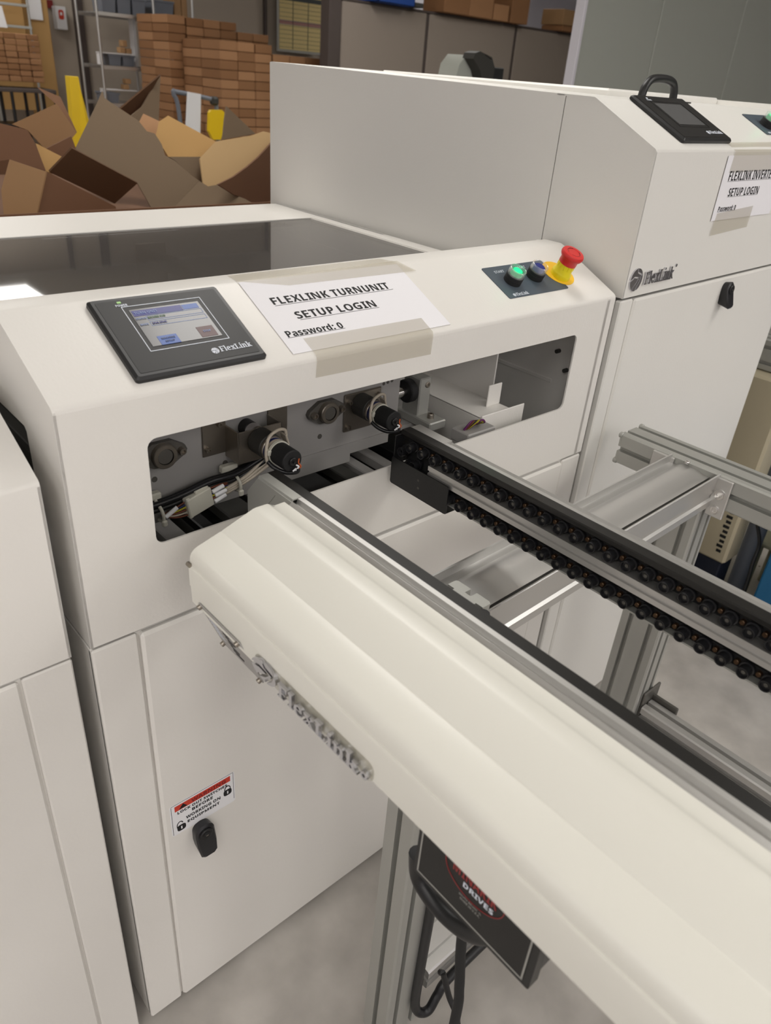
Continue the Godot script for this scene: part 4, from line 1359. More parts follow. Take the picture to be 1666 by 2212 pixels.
func cardboard_pile() -> void:
	var s := st()
	for k in [[0.15, -1.356, 1.75, -1.35], [0.15, -2.5, 1.75, -2.494], [0.15, -2.5, 0.156, -1.35], [1.744, -2.5, 1.75, -1.35]]:
		bx(s, Vector3(k[0], FL, k[1]), Vector3(k[2], 1.118, k[3]))
	bx(s, Vector3(0.15, FL, -2.5), Vector3(1.75, FL + 0.006, -1.35))
	var bulk := solo("bulk_carton", s, "md", "big open bulk carton behind the turn unit that holds the scrap cardboard", "carton")
	s = st()
	bx(s, Vector3(0.17, FL + 0.01, -2.47), Vector3(1.73, 1.06, -1.375), 0.01)
	part("packed_cardboard", s, "md", bulk)
	sheet("cardboard_sheet", "large grey-brown flattened carton with a torn right edge, biggest sheet of the pile", "gb", Vector3(-0.25, 0.45, 0.86), [Vector3(0.752, 1.217, -1.804), Vector3(0.846, 1.334, -1.838), Vector3(0.878, 1.376, -1.851), Vector3(0.878, 1.357, -1.84), Vector3(0.898, 1.342, -1.827), Vector3(0.959, 1.3, -1.788), Vector3(0.975, 1.272, -1.768), Vector3(0.997, 1.267, -1.759), Vector3(1.009, 1.238, -1.74), Vector3(1.01, 1.207, -1.724), Vector3(1.037, 1.192, -1.708), Vector3(1.077, 1.151, -1.675), Vector3(1.094, 1.138, -1.663), Vector3(0.988, 1.058, -1.652), Vector3(0.927, 1.05, -1.666), Vector3(0.903, 1.128, -1.714), Vector3(0.792, 1.192, -1.78)])
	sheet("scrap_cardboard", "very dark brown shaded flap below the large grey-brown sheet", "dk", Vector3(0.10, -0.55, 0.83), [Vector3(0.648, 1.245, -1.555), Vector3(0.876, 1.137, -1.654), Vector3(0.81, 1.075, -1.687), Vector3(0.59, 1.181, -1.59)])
	sheet("scrap_carton", "light brown upright carton panel at lower left of the pile", "lt", Vector3(-0.75, 0.20, 0.62), [Vector3(0.472, 1.22, -1.534), Vector3(0.533, 1.2, -1.453), Vector3(0.495, 1.093, -1.464), Vector3(0.434, 1.082, -1.535), Vector3(0.442, 1.146, -1.546)])
	sheet("scrap_carton", "mid-brown carton wall below the dark flap, right of the light brown panel", "md", Vector3(0.25, 0.00, 0.97), [Vector3(0.545, 1.196, -1.485), Vector3(0.556, 1.191, -1.488), Vector3(0.747, 1.093, -1.538), Vector3(0.751, 1.078, -1.539), Vector3(0.498, 1.091, -1.473)])
	sheet("scrap_cardboard", "brown bent flap above the light brown upright panel at the left frame edge", "md", Vector3(-0.20, 0.15, 0.97), [Vector3(0.493, 1.297, -1.637), Vector3(0.558, 1.283, -1.621), Vector3(0.571, 1.251, -1.613), Vector3(0.584, 1.183, -1.6), Vector3(0.499, 1.21, -1.622), Vector3(0.473, 1.205, -1.627)])
	sheet("cardboard_sheet", "brown sheet with a peaked top in front of the yellow wedge sign", "mb", Vector3(-0.15, 0.30, 0.94), [Vector3(0.598, 1.276, -1.868), Vector3(0.737, 1.335, -1.864), Vector3(0.776, 1.26, -1.834), Vector3(0.758, 1.244, -1.831), Vector3(0.674, 1.211, -1.834), Vector3(0.637, 1.262, -1.857)])
	sheet("scrap_cardboard", "narrow pinkish-brown flap pointing up left of the yellow wedge sign", "pk", Vector3(-0.50, 0.20, 0.84), [Vector3(0.725, 1.372, -1.982), Vector3(0.78, 1.349, -1.944), Vector3(0.804, 1.254, -1.907), Vector3(0.767, 1.326, -1.946)])
	sheet("scrap_cardboard", "small light triangular flap between the two left cartons", "tn", Vector3(-0.50, 0.60, 0.62), [Vector3(0.603, 1.242, -1.705), Vector3(0.649, 1.214, -1.641), Vector3(0.606, 1.174, -1.637), Vector3(0.598, 1.177, -1.646)])
	sheet("scrap_cardboard", "dark triangular flap between the peaked sheet and the large grey-brown sheet", "md", Vector3(0.10, 0.05, 0.99), [Vector3(0.632, 1.226, -1.714), Vector3(0.715, 1.259, -1.724), Vector3(0.724, 1.227, -1.723), Vector3(0.677, 1.202, -1.718)])
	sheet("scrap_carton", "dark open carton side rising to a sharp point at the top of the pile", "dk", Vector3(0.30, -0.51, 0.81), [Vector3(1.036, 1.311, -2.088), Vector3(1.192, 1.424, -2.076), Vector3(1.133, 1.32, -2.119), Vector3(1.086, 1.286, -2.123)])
	sheet("scrap_carton", "grey-brown carton side under the sharp point, before the tall carton stack", "gb", Vector3(0.30, 0.15, 0.94), [Vector3(1.213, 1.424, -2.119), Vector3(1.176, 1.28, -2.084), Vector3(1.083, 1.272, -2.053), Vector3(1.051, 1.292, -2.046), Vector3(1.11, 1.323, -2.07)])
	sheet("cardboard_sheet", "tan sheet leaning left of the fold, at the right of the pile", "tn", Vector3(-0.15, 0.55, 0.82), [Vector3(1.093, 1.313, -1.848), Vector3(1.227, 1.244, -1.777), Vector3(1.153, 1.195, -1.757), Vector3(1.049, 1.194, -1.776), Vector3(1.041, 1.219, -1.794), Vector3(1.029, 1.253, -1.819), Vector3(1.056, 1.295, -1.842)])
	sheet("cardboard_sheet", "large tan sheet with a curved right edge next to the tall machine", "tl", Vector3(0.10, 0.50, 0.86), [Vector3(1.197, 1.249, -1.725), Vector3(1.355, 1.266, -1.753), Vector3(1.414, 1.279, -1.767), Vector3(1.458, 1.27, -1.768), Vector3(1.448, 1.249, -1.754), Vector3(1.361, 1.203, -1.717), Vector3(1.298, 1.174, -1.693), Vector3(1.227, 1.146, -1.668), Vector3(1.158, 1.124, -1.648), Vector3(1.112, 1.121, -1.64), Vector3(1.098, 1.129, -1.644), Vector3(1.115, 1.203, -1.688)])
	sheet("scrap_carton", "small pinkish-brown carton at the centre of the pile beside the torn edge", "pl", Vector3(-0.20, 0.30, 0.93), [Vector3(1.061, 1.309, -1.962), Vector3(1.11, 1.288, -1.945), Vector3(1.09, 1.24, -1.934), Vector3(1.046, 1.258, -1.949), Vector3(1.04, 1.282, -1.958)])
	sheet("cardboard_sheet", "grey-brown sheet leaning behind the yellow paddle sign", "gb", Vector3(0.20, 0.30, 0.93), [Vector3(1.534, 1.328, -2.213), Vector3(1.665, 1.232, -2.21), Vector3(1.484, 1.213, -2.165), Vector3(1.512, 1.282, -2.193)])
	sheet("scrap_carton", "dark red-brown carton side under the large tan sheet beside the tall machine", "md", Vector3(0.55, 0.00, 0.83), [Vector3(1.451, 1.266, -1.734), Vector3(1.45, 1.032, -1.734), Vector3(1.309, 1.052, -1.64), Vector3(1.217, 1.091, -1.579), Vector3(1.14, 1.115, -1.529), Vector3(1.052, 1.154, -1.47), Vector3(1.143, 1.166, -1.53), Vector3(1.233, 1.187, -1.59), Vector3(1.313, 1.211, -1.643)])
	sheet("cardboard_sheet", "grey-brown sheet wedged between the torn sheet and the tan sheets", "gb", Vector3(0.10, 0.30, 0.95), [Vector3(1.024, 1.203, -1.725), Vector3(1.144, 1.201, -1.738), Vector3(1.136, 1.118, -1.71), Vector3(1.12, 1.128, -1.712), Vector3(1.099, 1.145, -1.715), Vector3(1.045, 1.191, -1.724)])
	sheet("cardboard_sheet", "crumpled grey-brown sheet at the bottom right of the pile", "gb", Vector3(0.00, 0.60, 0.80), [Vector3(0.923, 1.077, -1.532), Vector3(1.052, 1.149, -1.586), Vector3(1.076, 1.134, -1.575), Vector3(1.118, 1.138, -1.578), Vector3(1.158, 1.11, -1.557), Vector3(1.196, 1.096, -1.547), Vector3(1.243, 1.07, -1.527)])

func stacks() -> void:
	var rng := RandomNumberGenerator.new()
	rng.seed = 5
	var ms := ["kraft", "kraft2", "kraft3"]
	# middle stack: three wide, two deep
	var z0 := -5.0
	for row in 24:
		var h := 0.0635
		var y := 1.608 - h * (row + 1)
		if row > 10:
			break
		for c in [[0, 0], [1, 0], [2, 0], [0, 1]]:
			carton(Vector3(3.160 + 0.0775 + c[0] * 0.1545 + rng.randf_range(-0.003, 0.003), y, z0 - 0.145 - c[1] * 0.290 + rng.randf_range(-0.003, 0.003)), Vector3(0.1545, h, 0.288), ms[rng.randi() % 3], "carton of wide middle stack, %s, layer %d from top" % [["front left corner", "front middle column", "front right column", "rear left column"][c[0] + 3 * c[1]], row + 1], "cartons of the wide middle stack")
	# taller stack at its left
	for row in 24:
		var h := 0.0607
		var y := 1.757 - h * (row + 1)
		if row > 11:
			break
		for c in 2:
			carton(Vector3(3.048 + 0.079 + rng.randf_range(-0.004, 0.004), y, -5.584 - 0.130 - c * 0.262), Vector3(0.157, h, 0.260), ms[rng.randi() % 3], "carton of tallest stack beside wire shelf, %s, layer %d down" % [["front column", "rear column"][c], row + 1], "cartons of the tallest stack")
		if row < 3:
			for c in 3:
				carton(Vector3(3.213 + 0.076 + c * 0.1525, y - 0.006, -5.584 - 0.130), Vector3(0.151, h, 0.260), ms[rng.randi() % 3], "carton set back behind wide middle stack, %s of three, layer %d" % [["left", "middle", "right"][c], row + 1], "cartons of the row behind the middle stack")
		if row > 0 and row < 3:
			for c in 2:
				carton(Vector3(3.676 + 0.078 + c * 0.1535, y - 0.006, -5.584 - 0.130), Vector3(0.152, h, 0.260), ms[rng.randi() % 3], "carton on low row right of set-back three, %s one, layer %d" % [["left", "right"][c], row], "cartons of the low row behind")
	for c in 3:
		carton(Vector3(3.632 + 0.081 + c * 0.161, 1.49, -5.12), Vector3(0.159, 0.060, 0.24), ms[c % 3], "kraft carton on the short row below the yellow wall chart, %s of three" % ["left", "middle", "right"][c], "cartons below the wall chart")
	for k in [[3.0, 4.12, -5.70, -5.0, "wooden pallet under the carton stacks"]]:
		var s := st()
		for i in 5:
			bx(s, Vector3(k[0] + i * 0.235, 0.09, k[2] - 0.3), Vector3(k[0] + i * 0.235 + 0.18, 0.11, k[3]), 0.002)
		for i in 3:
			bx(s, Vector3(k[0], FL, k[2] - 0.28 + i * 0.42), Vector3(k[1], 0.09, k[2] - 0.20 + i * 0.42), 0.002)
		solo("pallet", s, "kraft", k[4], "pallet")
	var sb := st()
	bx(sb, Vector3(3.162, 0.11, -5.578), Vector3(3.622, 0.908, -5.002), 0.004)
	solo("carton_block", sb, "kraft2", "lower part of the wide middle carton stack behind the cardboard pile", "box")
	sb = st()
	bx(sb, Vector3(3.050, 0.11, -6.105), Vector3(3.204, 1.027, -5.586), 0.004)
	solo("carton_block", sb, "kraft2", "lower part of the tallest carton stack behind the cardboard pile", "box")
	# block that carries the rows set back behind the middle stack
	var s2 := st()
	bx(s2, Vector3(3.215, 0.11, -5.83), Vector3(3.98, 1.558, -5.60), 0.004)
	solo("carton_block", s2, "kraft3", "brown carton block that carries the set-back rows behind the middle stack", "box")
	s2 = st()
	bx(s2, Vector3(3.63, 0.11, -5.235), Vector3(4.116, 1.489, -5.01), 0.004)
	solo("carton_block", s2, "kraft3", "brown carton block below the short row under the wall chart", "box")
	# stack on the cart at the far left
	for row in 9:
		var h := 0.0395
		var y := 1.5425 - h * (row + 1)
		if y < 1.19:
			break
		for c in 5:
			carton(Vector3(1.772 + 0.045 + c * 0.086 + rng.randf_range(-0.003, 0.003), y, -6.10 + rng.randf_range(-0.004, 0.004)), Vector3(0.085, h, 0.20), ms[1 + rng.randi() % 2], "small carton on dark cart, column %d from right, layer %d down" % [5 - c, row + 1], "cartons on the dark cart")
	var t := thing("cart", "dark tubular cart at the far left that carries small brown cartons", "cart", Vector3(1.95, FL, -6.1))
	var s := st()
	bx(s, Vector3(1.74, 1.160, -6.22), Vector3(2.255, 1.187, -5.93), 0.004)
	part("deck", s, "post", t)
	for x in [1.76, 1.92, 2.10, 2.24]:
		for z in [-6.20, -5.95]:
			s = st()
			cyl(s, Vector3(x, 0.08, z), Vector3(x + 0.005, 1.16, z), 0.012, 10)
			part("leg", s, "black", t)
	s = st()
	bx(s, Vector3(1.75, 0.92, -6.21), Vector3(2.25, 0.945, -5.94), 0.004)
	part("lower_tray", s, "black", t)
	s = st()
	for x in [1.76, 2.24]:
		for z in [-6.20, -5.95]:
			cyl(s, Vector3(x - 0.012, FL + 0.05, z), Vector3(x + 0.012, FL + 0.05, z), 0.05, 16)
	part("casters", s, "rubber", t)

func shelving() -> void:
	var t := thing("wire_shelf", "chrome wire shelf unit against the taupe wall left of the carton stacks", "shelf", Vector3(3.1, FL, -6.2))
	var s: SurfaceTool
	for x in [2.737, 3.225, 3.583]:
		for z in [-6.55, -6.15]:
			s = st()
			cyl(s, Vector3(x, FL, z), Vector3(x, 2.15, z), 0.011, 10)
			part("post", s, "alu", t)
	for y in [1.745, 1.375, 1.10, 0.7, 0.25]:
		s = st()
		for z in [-6.55, -6.15]:
			bx(s, Vector3(2.730, y - 0.028, z - 0.005), Vector3(3.592, y, z + 0.005), 0.002)
		for i in 5:
			bx(s, Vector3(2.737, y - 0.008, -6.51 + i * 0.08), Vector3(3.583, y - 0.002, -6.504 + i * 0.08))
		part("shelf_grid", s, "alu", t)
	var names := ["leftmost", "second", "third"]
	for i in 3:
		bin(Vector3(2.86 + i * 0.127, 1.747, -6.28), Vector3(0.115, 0.115, 0.20), "grey plastic bin on the upper wire shelf, %s from the left" % names[i])
	bin(Vector3(3.335, 1.747, -6.28), Vector3(0.185, 0.125, 0.20), "wide dark grey bin on the upper wire shelf beside the tallest carton stack")
	for i in 2:
		bin(Vector3(2.868 + i * 0.118, 1.377, -6.28), Vector3(0.105, 0.080, 0.20), "grey plastic bin on the middle wire shelf, %s of the two" % ["left", "right"][i])
	bin(Vector3(2.815, 1.102, -6.28), Vector3(0.12, 0.075, 0.20), "pale grey bin on the lower wire shelf just above the cardboard pile")
	for k in [[2.935, 1.468, 0.05, 0.045, "left of the upper pair"], [2.990, 1.468, 0.05, 0.04, "right of the upper pair"], [2.957, 1.514, 0.045, 0.05, "atop the upper pair"], [2.94, 1.205, 0.05, 0.04, "lower of the lower two"], [2.96, 1.247, 0.05, 0.04, "upper of the lower two"]]:
		carton(Vector3(k[0], k[1], -6.20), Vector3(k[2], k[3], 0.07), "lt", "small tan carton with white label on the wire shelf ledge, %s" % k[4])
	for y in [1.46, 1.197]:
		s = st()
		bx(s, Vector3(2.745, y, -6.27), Vector3(3.03, y + 0.006, -6.162))
		part("ledge", s, "white", t)
		s = st()
		bx(s, Vector3(2.75, 1.377 if y > 1.4 else 1.10, -6.27), Vector3(2.755, y, -6.162))
		part("ledge_side", s, "white", t)
	s = st()
	bx(s, Vector3(3.085, 1.38, -6.34), Vector3(3.110, 1.72, -6.26))
	solo("binder", s, "white", "white upright board standing on the middle wire shelf beside the tallest stack", "board")
	for k in [[3.475, 1.747, 0.07, 0.20], [3.540, 1.747, 0.055, 0.22]]:
		carton(Vector3(k[0], k[1], -6.30), Vector3(k[2], k[3], 0.2), "lt", "tall tan carton on the upper wire shelf at %s" % ("its right post" if k[0] > 3.5 else "the wide bin"))

func bin(p: Vector3, z: Vector3, label: String) -> void:
	var s := st()
	var t := 0.004
	var w := z.x * 0.5
	var d := z.z * 0.5
	for k in [[-1, -1, 1, -1], [1, -1, 1, 1], [1, 1, -1, 1], [-1, 1, -1, -1]]:
		var a := p + Vector3(k[0] * w * 0.88, 0, k[1] * d * 0.9)
		var b := p + Vector3(k[2] * w * 0.88, 0, k[3] * d * 0.9)
		var a2 := p + Vector3(k[0] * w, z.y, k[1] * d)
		var b2 := p + Vector3(k[2] * w, z.y, k[3] * d)
		q4(s, b, a, a2, b2)
		q4(s, a + Vector3(0, t, 0), b + Vector3(0, t, 0), b2, a2)
	q4(s, p + Vector3(-w, 0, -d) * 0.88, p + Vector3(w, 0, -d) * 0.88, p + Vector3(w, 0, d) * 0.88, p + Vector3(-w, 0, d) * 0.88)
	bx(s, p + Vector3(-w - 0.005, z.y - 0.014, -d - 0.005), p + Vector3(w + 0.005, z.y, -d), 0.001)
	bx(s, p + Vector3(-w - 0.005, z.y - 0.014, d), p + Vector3(w + 0.005, z.y, d + 0.005), 0.001)
	bx(s, p + Vector3(-w - 0.005, z.y - 0.014, -d), p + Vector3(-w, z.y, d), 0.001)
	bx(s, p + Vector3(w, z.y - 0.014, -d), p + Vector3(w + 0.005, z.y, d), 0.001)
	solo("storage_bin", s, "bin_gray", label, "bin")

func back_things() -> void:
	var s := st()
	# low office partition
	var t := thing("office_partition", "low taupe office partition of fabric panels with dark joints behind the tall machine", "partition", Vector3(6.0, FL, -4.65))
	var xs := [3.975, 4.90, 6.03, 7.06, 8.2, 9.3]
	for i in 5:
		s = st()
		bx(s, Vector3(xs[i] + 0.018, 0.06, -4.675), Vector3(xs[i + 1] - 0.018, 1.935, -4.605), 0.006)
		part("panel", s, "taupe", t)
		s = st()
		bx(s, Vector3(xs[i + 1] - 0.018, FL, -4.67), Vector3(xs[i + 1] + 0.018, 1.930, -4.610), 0.002)
		part("joint_post", s, "post", t)
	s = st()
	bx(s, Vector3(3.975, 1.935, -4.68), Vector3(9.3, 1.952, -4.60), 0.003)
	part("top_rail", s, "post", t)
	s = st()
	bx(s, Vector3(3.86, FL, -4.70), Vector3(3.972, 2.72, -4.59), 0.004)
	solo("post", s, "post", "dark brown square post at the left end of the office partition", "post")
	# things lying along its top
	for k in [[4.25, 4.63, 0.10, 0.30, "bin_blue", "blue tray on the partition top beside the dark post"], [7.00, 7.16, 0.075, 0.26, "bin_blue", "blue tray on the partition top at the oven panel"]]:
		s = st()
		bx(s, Vector3(k[0], 1.953, -4.64 - k[3] * 0.5), Vector3(k[1], 1.957, -4.64 + k[3] * 0.5))
		bx(s, Vector3(k[0], 1.953, -4.64 + k[3] * 0.5 - 0.005), Vector3(k[1], 1.953 + k[2], -4.64 + k[3] * 0.5))
		bx(s, Vector3(k[0], 1.953, -4.64 - k[3] * 0.5), Vector3(k[1], 1.953 + k[2], -4.64 - k[3] * 0.5 + 0.005))
		bx(s, Vector3(k[0], 1.953, -4.64 - k[3] * 0.5), Vector3(k[0] + 0.005, 1.953 + k[2], -4.64 + k[3] * 0.5))
		bx(s, Vector3(k[1] - 0.005, 1.953, -4.64 - k[3] * 0.5), Vector3(k[1], 1.953 + k[2], -4.64 + k[3] * 0.5))
		solo("tray", s, k[4], k[5], "tray")
	for k in [[4.70, 0.10, 0.035, "dark", "flat dark packet on the partition top between blue tray and long carton"], [5.13, 0.30, 0.16, "kraft3", "brown carton on the partition top right of the flat dark packet"], [5.43, 0.30, 0.17, "kraft2", "long brown carton with pale tape on the partition top, middle of the row"], [5.69, 0.20, 0.12, "kraft", "low brown carton with tape on the partition top left of the upright carton"], [5.94, 0.24, 0.24, "kraft3", "upright brown carton on the partition top beside the white wall gap"], [6.72, 0.28, 0.045, "kraft3", "flat brown carton on the partition top below the lone tan carton"]]:
		carton(Vector3(k[0], 1.953, -4.64), Vector3(k[1], k[2], 0.26), k[3], k[4])
	carton(Vector3(6.76, 2.000, -4.66), Vector3(0.34, 0.13, 0.26), "lt", "lone tan carton standing on the flat carton at the oven panel")
	# oven housing
	t = thing("oven_housing", "tall pale green-grey equipment housing at the top right behind the inverter", "machine", Vector3(4.2, FL, -2.3))
	s = st()
	bx(s, Vector3(3.128, FL, -1.80), Vector3(3.150, 2.45, -1.748), 0.003)
	part("edge_frame", s, "wall_white", t)
	for k in [[3.152, 3.776], [3.782, 4.62], [4.626, 5.6]]:
		s = st()
		bx(s, Vector3(k[0], FL, -1.80), Vector3(k[1], 2.45, -1.755), 0.004)
		part("housing_panel", s, "oven", t)
	# handheld terminal in a stand behind the inverter
	t = thing("barcode_terminal", "dark handheld terminal with small yellow screen on a pale stand behind the inverter", "device", Vector3(2.75, FL, -2.0))
	s = st()
	extr(s, PackedVector2Array([Vector2(2.60, 1.30), Vector2(2.83, 1.30), Vector2(2.815, 1.505), Vector2(2.755, 1.548), Vector2(2.695, 1.585), Vector2(2.655, 1.545)]), -2.16, -2.04)
	part("stand", s, "oven", t)
	s = st()
	bx(s, Vector3(2.55, FL, -2.25), Vector3(2.95, 1.30, -1.95), 0.01)
	part("pedestal", s, "oven", t)
	s = st()
	extr(s, PackedVector2Array([Vector2(2.690, 1.594), Vector2(2.682, 1.572), Vector2(2.735, 1.528), Vector2(2.755, 1.495), Vector2(2.83, 1.495), Vector2(2.833, 1.545), Vector2(2.805, 1.585), Vector2(2.720, 1.603)]), -2.05, -1.98)
	var bd := part("terminal_body", s, "dark", t)
	s = st()
	cbox(s, Vector3(2.780, 1.585, -1.995), Vector3(0.050, 0.003, 0.030), 0.0, Basis(Vector3.BACK, -0.35))
	part("terminal_screen", s, "chart", bd)
	s = st()
	bx(s, Vector3(2.835, 1.47, -2.04), Vector3(2.925, 1.548, -2.0), 0.004)
	part("holster", s, "black", bd)
	# wet floor wedge and paddle
	t = thing("floor_sign", "yellow wedge-shaped floor sign standing behind the left of the cardboard pile", "sign", Vector3(1.34, FL, -3.0))
	s = st()
	for k in [[1.232, 1.265, 1.286, 1.374], [1.20, 1.265, 1.36, 0.62], [1.17, 1.27, 1.43, FL]]:
		pass
	var a := [Vector3(1.228, 1.374, -3.0), Vector3(1.262, 1.374, -2.985), Vector3(1.287, 1.374, -3.06), Vector3(1.240, 1.374, -3.08)]
	var b := [Vector3(1.130, FL, -2.95), Vector3(1.280, FL, -2.80), Vector3(1.520, FL, -3.05), Vector3(1.30, FL, -3.35)]
	for i in 4:
		q4(s, b[i], b[(i + 1) % 4], a[(i + 1) % 4], a[i])
	q4(s, a[0], a[1], a[2], a[3])
	part("wedge", s, "sign_yellow", t)
	t = thing("floor_sign", "yellow paddle-shaped board hanging beside the grey cart handle", "sign", Vector3(2.53, 1.04, -4.0))
	s = st()
	extr(s, PackedVector2Array([Vector2(2.50, 1.038), Vector2(2.554, 1.038), Vector2(2.588, 1.128), Vector2(2.587, 1.195), Vector2(2.572, 1.208), Vector2(2.495, 1.206), Vector2(2.482, 1.192), Vector2(2.472, 1.086)]), -4.03, -4.0)
	part("paddle", s, "sign_yellow", t)
	t = thing("hand_cart", "grey tubular cart with a white sheet over its handle behind the cardboard pile", "cart", Vector3(2.45, FL, -4.3))
	s = st()
	tube(s, [Vector3(2.34, 0.2, -4.08), Vector3(2.305, 1.12, -4.06), Vector3(2.265, 1.285, -4.05), Vector3(2.29, 1.294, -4.05), Vector3(2.52, 1.264, -4.05), Vector3(2.552, 1.245, -4.05), Vector3(2.56, 1.18, -4.05), Vector3(2.60, 0.2, -4.08)], 0.013, 10, 8)
	part("handle", s, "bin_gray", t)
	s = st()
	bx(s, Vector3(2.20, 0.16, -4.9), Vector3(2.75, 0.20, -4.05), 0.004)
	part("platform", s, "post", t)
	s = st()
	for x in [2.25, 2.70]:
		for z in [-4.8, -4.15]:
			cyl(s, Vector3(x - 0.015, FL + 0.09, z), Vector3(x + 0.015, FL + 0.09, z), 0.09, 16)
	part("casters", s, "rubber", t)
	s = st()
	cbox(s, Vector3(2.545, 1.255, -4.05), Vector3(0.05, 0.05, 0.05), 0.012)
	part("corner_joint", s, "dark", t)
	s = st()
	extr(s, PackedVector2Array([Vector2(2.348, 1.300), Vector2(2.442, 1.290), Vector2(2.425, 1.07), Vector2(2.318, 1.07)]), -4.032, -4.030)
	solo("paper_sheet", s, "white", "white sheet hanging over the grey cart handle", "paper")
	# yellow wall chart
	t = thing("wall_chart", "pale yellow wall chart with ruled columns right of the carton stacks", "chart", Vector3(5.25, 1.62, -6.9))
	s = st()
	bx(s, Vector3(4.975, 1.60, -6.93), Vector3(5.560, 2.30, -6.915), 0.003)
	part("frame", s, "alu_dull", t)
	for k in [[1.625, 1.845], [1.885, 2.075], [2.095, 2.28]]:
		s = st()
		bx(s, Vector3(5.00, k[0], -6.915), Vector3(5.535, k[1], -6.911))
		part("chart_sheet", s, "chart", t)
	s = st()
	for x in [5.165, 5.36]:
		bx(s, Vector3(x, 1.63, -6.911), Vector3(x + 0.006, 2.27, -6.909))
	for i in 11:
		bx(s, Vector3(5.0, 1.645 + i * 0.038, -6.911), Vector3(5.535, 1.6475 + i * 0.038, -6.909))
	part("ruled_lines", s, "chart_bar", t)
	s = st()
	bx(s, Vector3(5.0, 1.85, -6.914), Vector3(5.535, 1.880, -6.910))
	part("header_bar", s, "chart_pink", t)
	s = st()
	bx(s, Vector3(5.0, 2.055, -6.911), Vector3(5.535, 2.095, -6.908))
	part("header_bar", s, "chart_bar", t)
	# fire alarm point
	t = thing("alarm_box", "white alarm call box with an orange-red mark on the taupe wall", "alarm", Vector3(2.75, 1.6, -6.9))
	s = st()
	bx(s, Vector3(2.700, 1.605, -6.985), Vector3(2.790, 1.775, -6.90), 0.006)
	part("case", s, "white", t)
	s = st()
	extr(s, rrect(2.743, 1.715, 0.044, 0.070, 0.014), -6.90, -6.898)
	var fm := part("flame_mark", s, "fire_red", t)
	s = st()
	extr(s, rrect(2.743, 1.722, 0.018, 0.022, 0.005), -6.898, -6.897)
	part("mark_centre", s, "white", fm)
	s = st()
	bx(s, Vector3(2.652, 1.755, -6.995), Vector3(2.716, 1.815, -6.985))
	solo("wall_sign", s, "maroon", "small dark red sign on the taupe wall above left of the alarm box", "sign")
	# left end: tan board, rack and white sheets
	s = st()
	bx(s, Vector3(2.34, FL, -6.75), Vector3(2.56, 2.0, -6.70), 0.004)
	solo("board", s, "tn", "tan board leaning on the wall behind the small carton stack", "board")
	s = st()
	bx(s, Vector3(2.385, 1.655, -6.69), Vector3(2.505, 1.93, -6.685))
	solo("paper_sheet", s, "white", "white sheet pinned on the tan board at the far left", "paper")
	t = thing("wire_rack", "wire rack with tan backing at the top left corner", "rack", Vector3(2.0, FL, -6.6))
	s = st()
	for x in [1.60, 1.98, 2.31]:
		cyl(s, Vector3(x, FL, -6.45), Vector3(x, 2.1, -6.45), 0.010, 8)
	for y in [1.58, 1.725, 1.86]:
		bx(s, Vector3(1.58, y, -6.47), Vector3(2.32, y + 0.018, -6.44), 0.002)
	part("frame", s, "alu_dull", t)
	s = st()
	bx(s, Vector3(1.58, 1.0, -6.62), Vector3(2.32, 2.05, -6.60))
	part("backing", s, "tn", t)
	t = thing("label_card", "white card with a blue hooked stroke hanging on the wire rack", "card", Vector3(2.02, 1.55, -6.4))
	s = st()
	extr(s, PackedVector2Array([Vector2(1.945, 1.575), Vector2(2.125, 1.575), Vector2(2.105, 1.715), Vector2(1.925, 1.715)]), -6.425, -6.42)
	part("card", s, "white", t)
	s = st()
	tube(s, [Vector3(2.02, 1.685, -6.419), Vector3(2.022, 1.64, -6.419), Vector3(2.005, 1.622, -6.419), Vector3(1.985, 1.628, -6.419)], 0.007, 6)
	part("blue_stroke", s, "bin_blue", t)
	# right side, behind the frame profile
	t = thing("equipment_box", "beige equipment cabinet with a black label strip low behind the conveyor frame", "machine", Vector3(2.2, FL, -0.1))
	s = st()
	var ET := Transform3D(Basis(Vector3.UP, -PI / 2), Vector3(2.0, 0, 0.0))
	xf_box(s, ET, Vector3(-0.60, 0.188, -0.10), Vector3(0.012, 0.81, 0.0), 0.008)
	part("body", s, "beige", t)
	s = st()
	for i in 9:
		xf_box(s, ET, Vector3(-0.026 - 0.004 * (i % 2), 0.225 + i * 0.018, 0.0), Vector3(-0.010, 0.235 + i * 0.018, 0.001))
	part("label_marks", s, "ink", t)
	s = st()
	xf_box(s, ET, Vector3(-0.58, FL, -0.10), Vector3(0.0, 0.188, -0.01), 0.004)
	part("plinth", s, "navy", t)
	s = st()
	cyl(s, Vector3(2.17, FL, 0.02), Vector3(2.17, 0.80, 0.02), 0.030, 24)
	solo("pipe", s, "bin_gray", "upright grey pipe behind the beige cabinet at the right edge", "pipe")
	s = st()
	bx(s, Vector3(2.21, 0.195, -0.02), Vector3(2.42, 0.215, 0.10), 0.006)
	for x in [2.24, 2.38]:
		cyl(s, Vector3(x, FL, 0.03), Vector3(x, 0.196, 0.03), 0.010, 10)
		cyl(s, Vector3(x, FL, 0.08), Vector3(x, 0.196, 0.08), 0.010, 10)
	solo("stand", s, "olive", "low pale stand beside the beige cabinet above tangled cables", "stand")
	s = st()
	bx(s, Vector3(2.45, FL, -0.32), Vector3(3.4, 0.775, -0.25), 0.01)
	solo("low_panel", s, "olive", "olive grey panel behind the inverter's right edge", "panel")
	t = thing("profile_bench", "slotted aluminium profile bench behind the inverter's right edge", "bench", Vector3(2.7, FL, -0.3))
	s = st()
	extr(s, slotted(0.08, 0.09, 2, 2), -0.70, 0.60, Transform3D(Basis(), Vector3(2.09, 0.857, 0)))
	part("beam", s, "alu_dull", t)
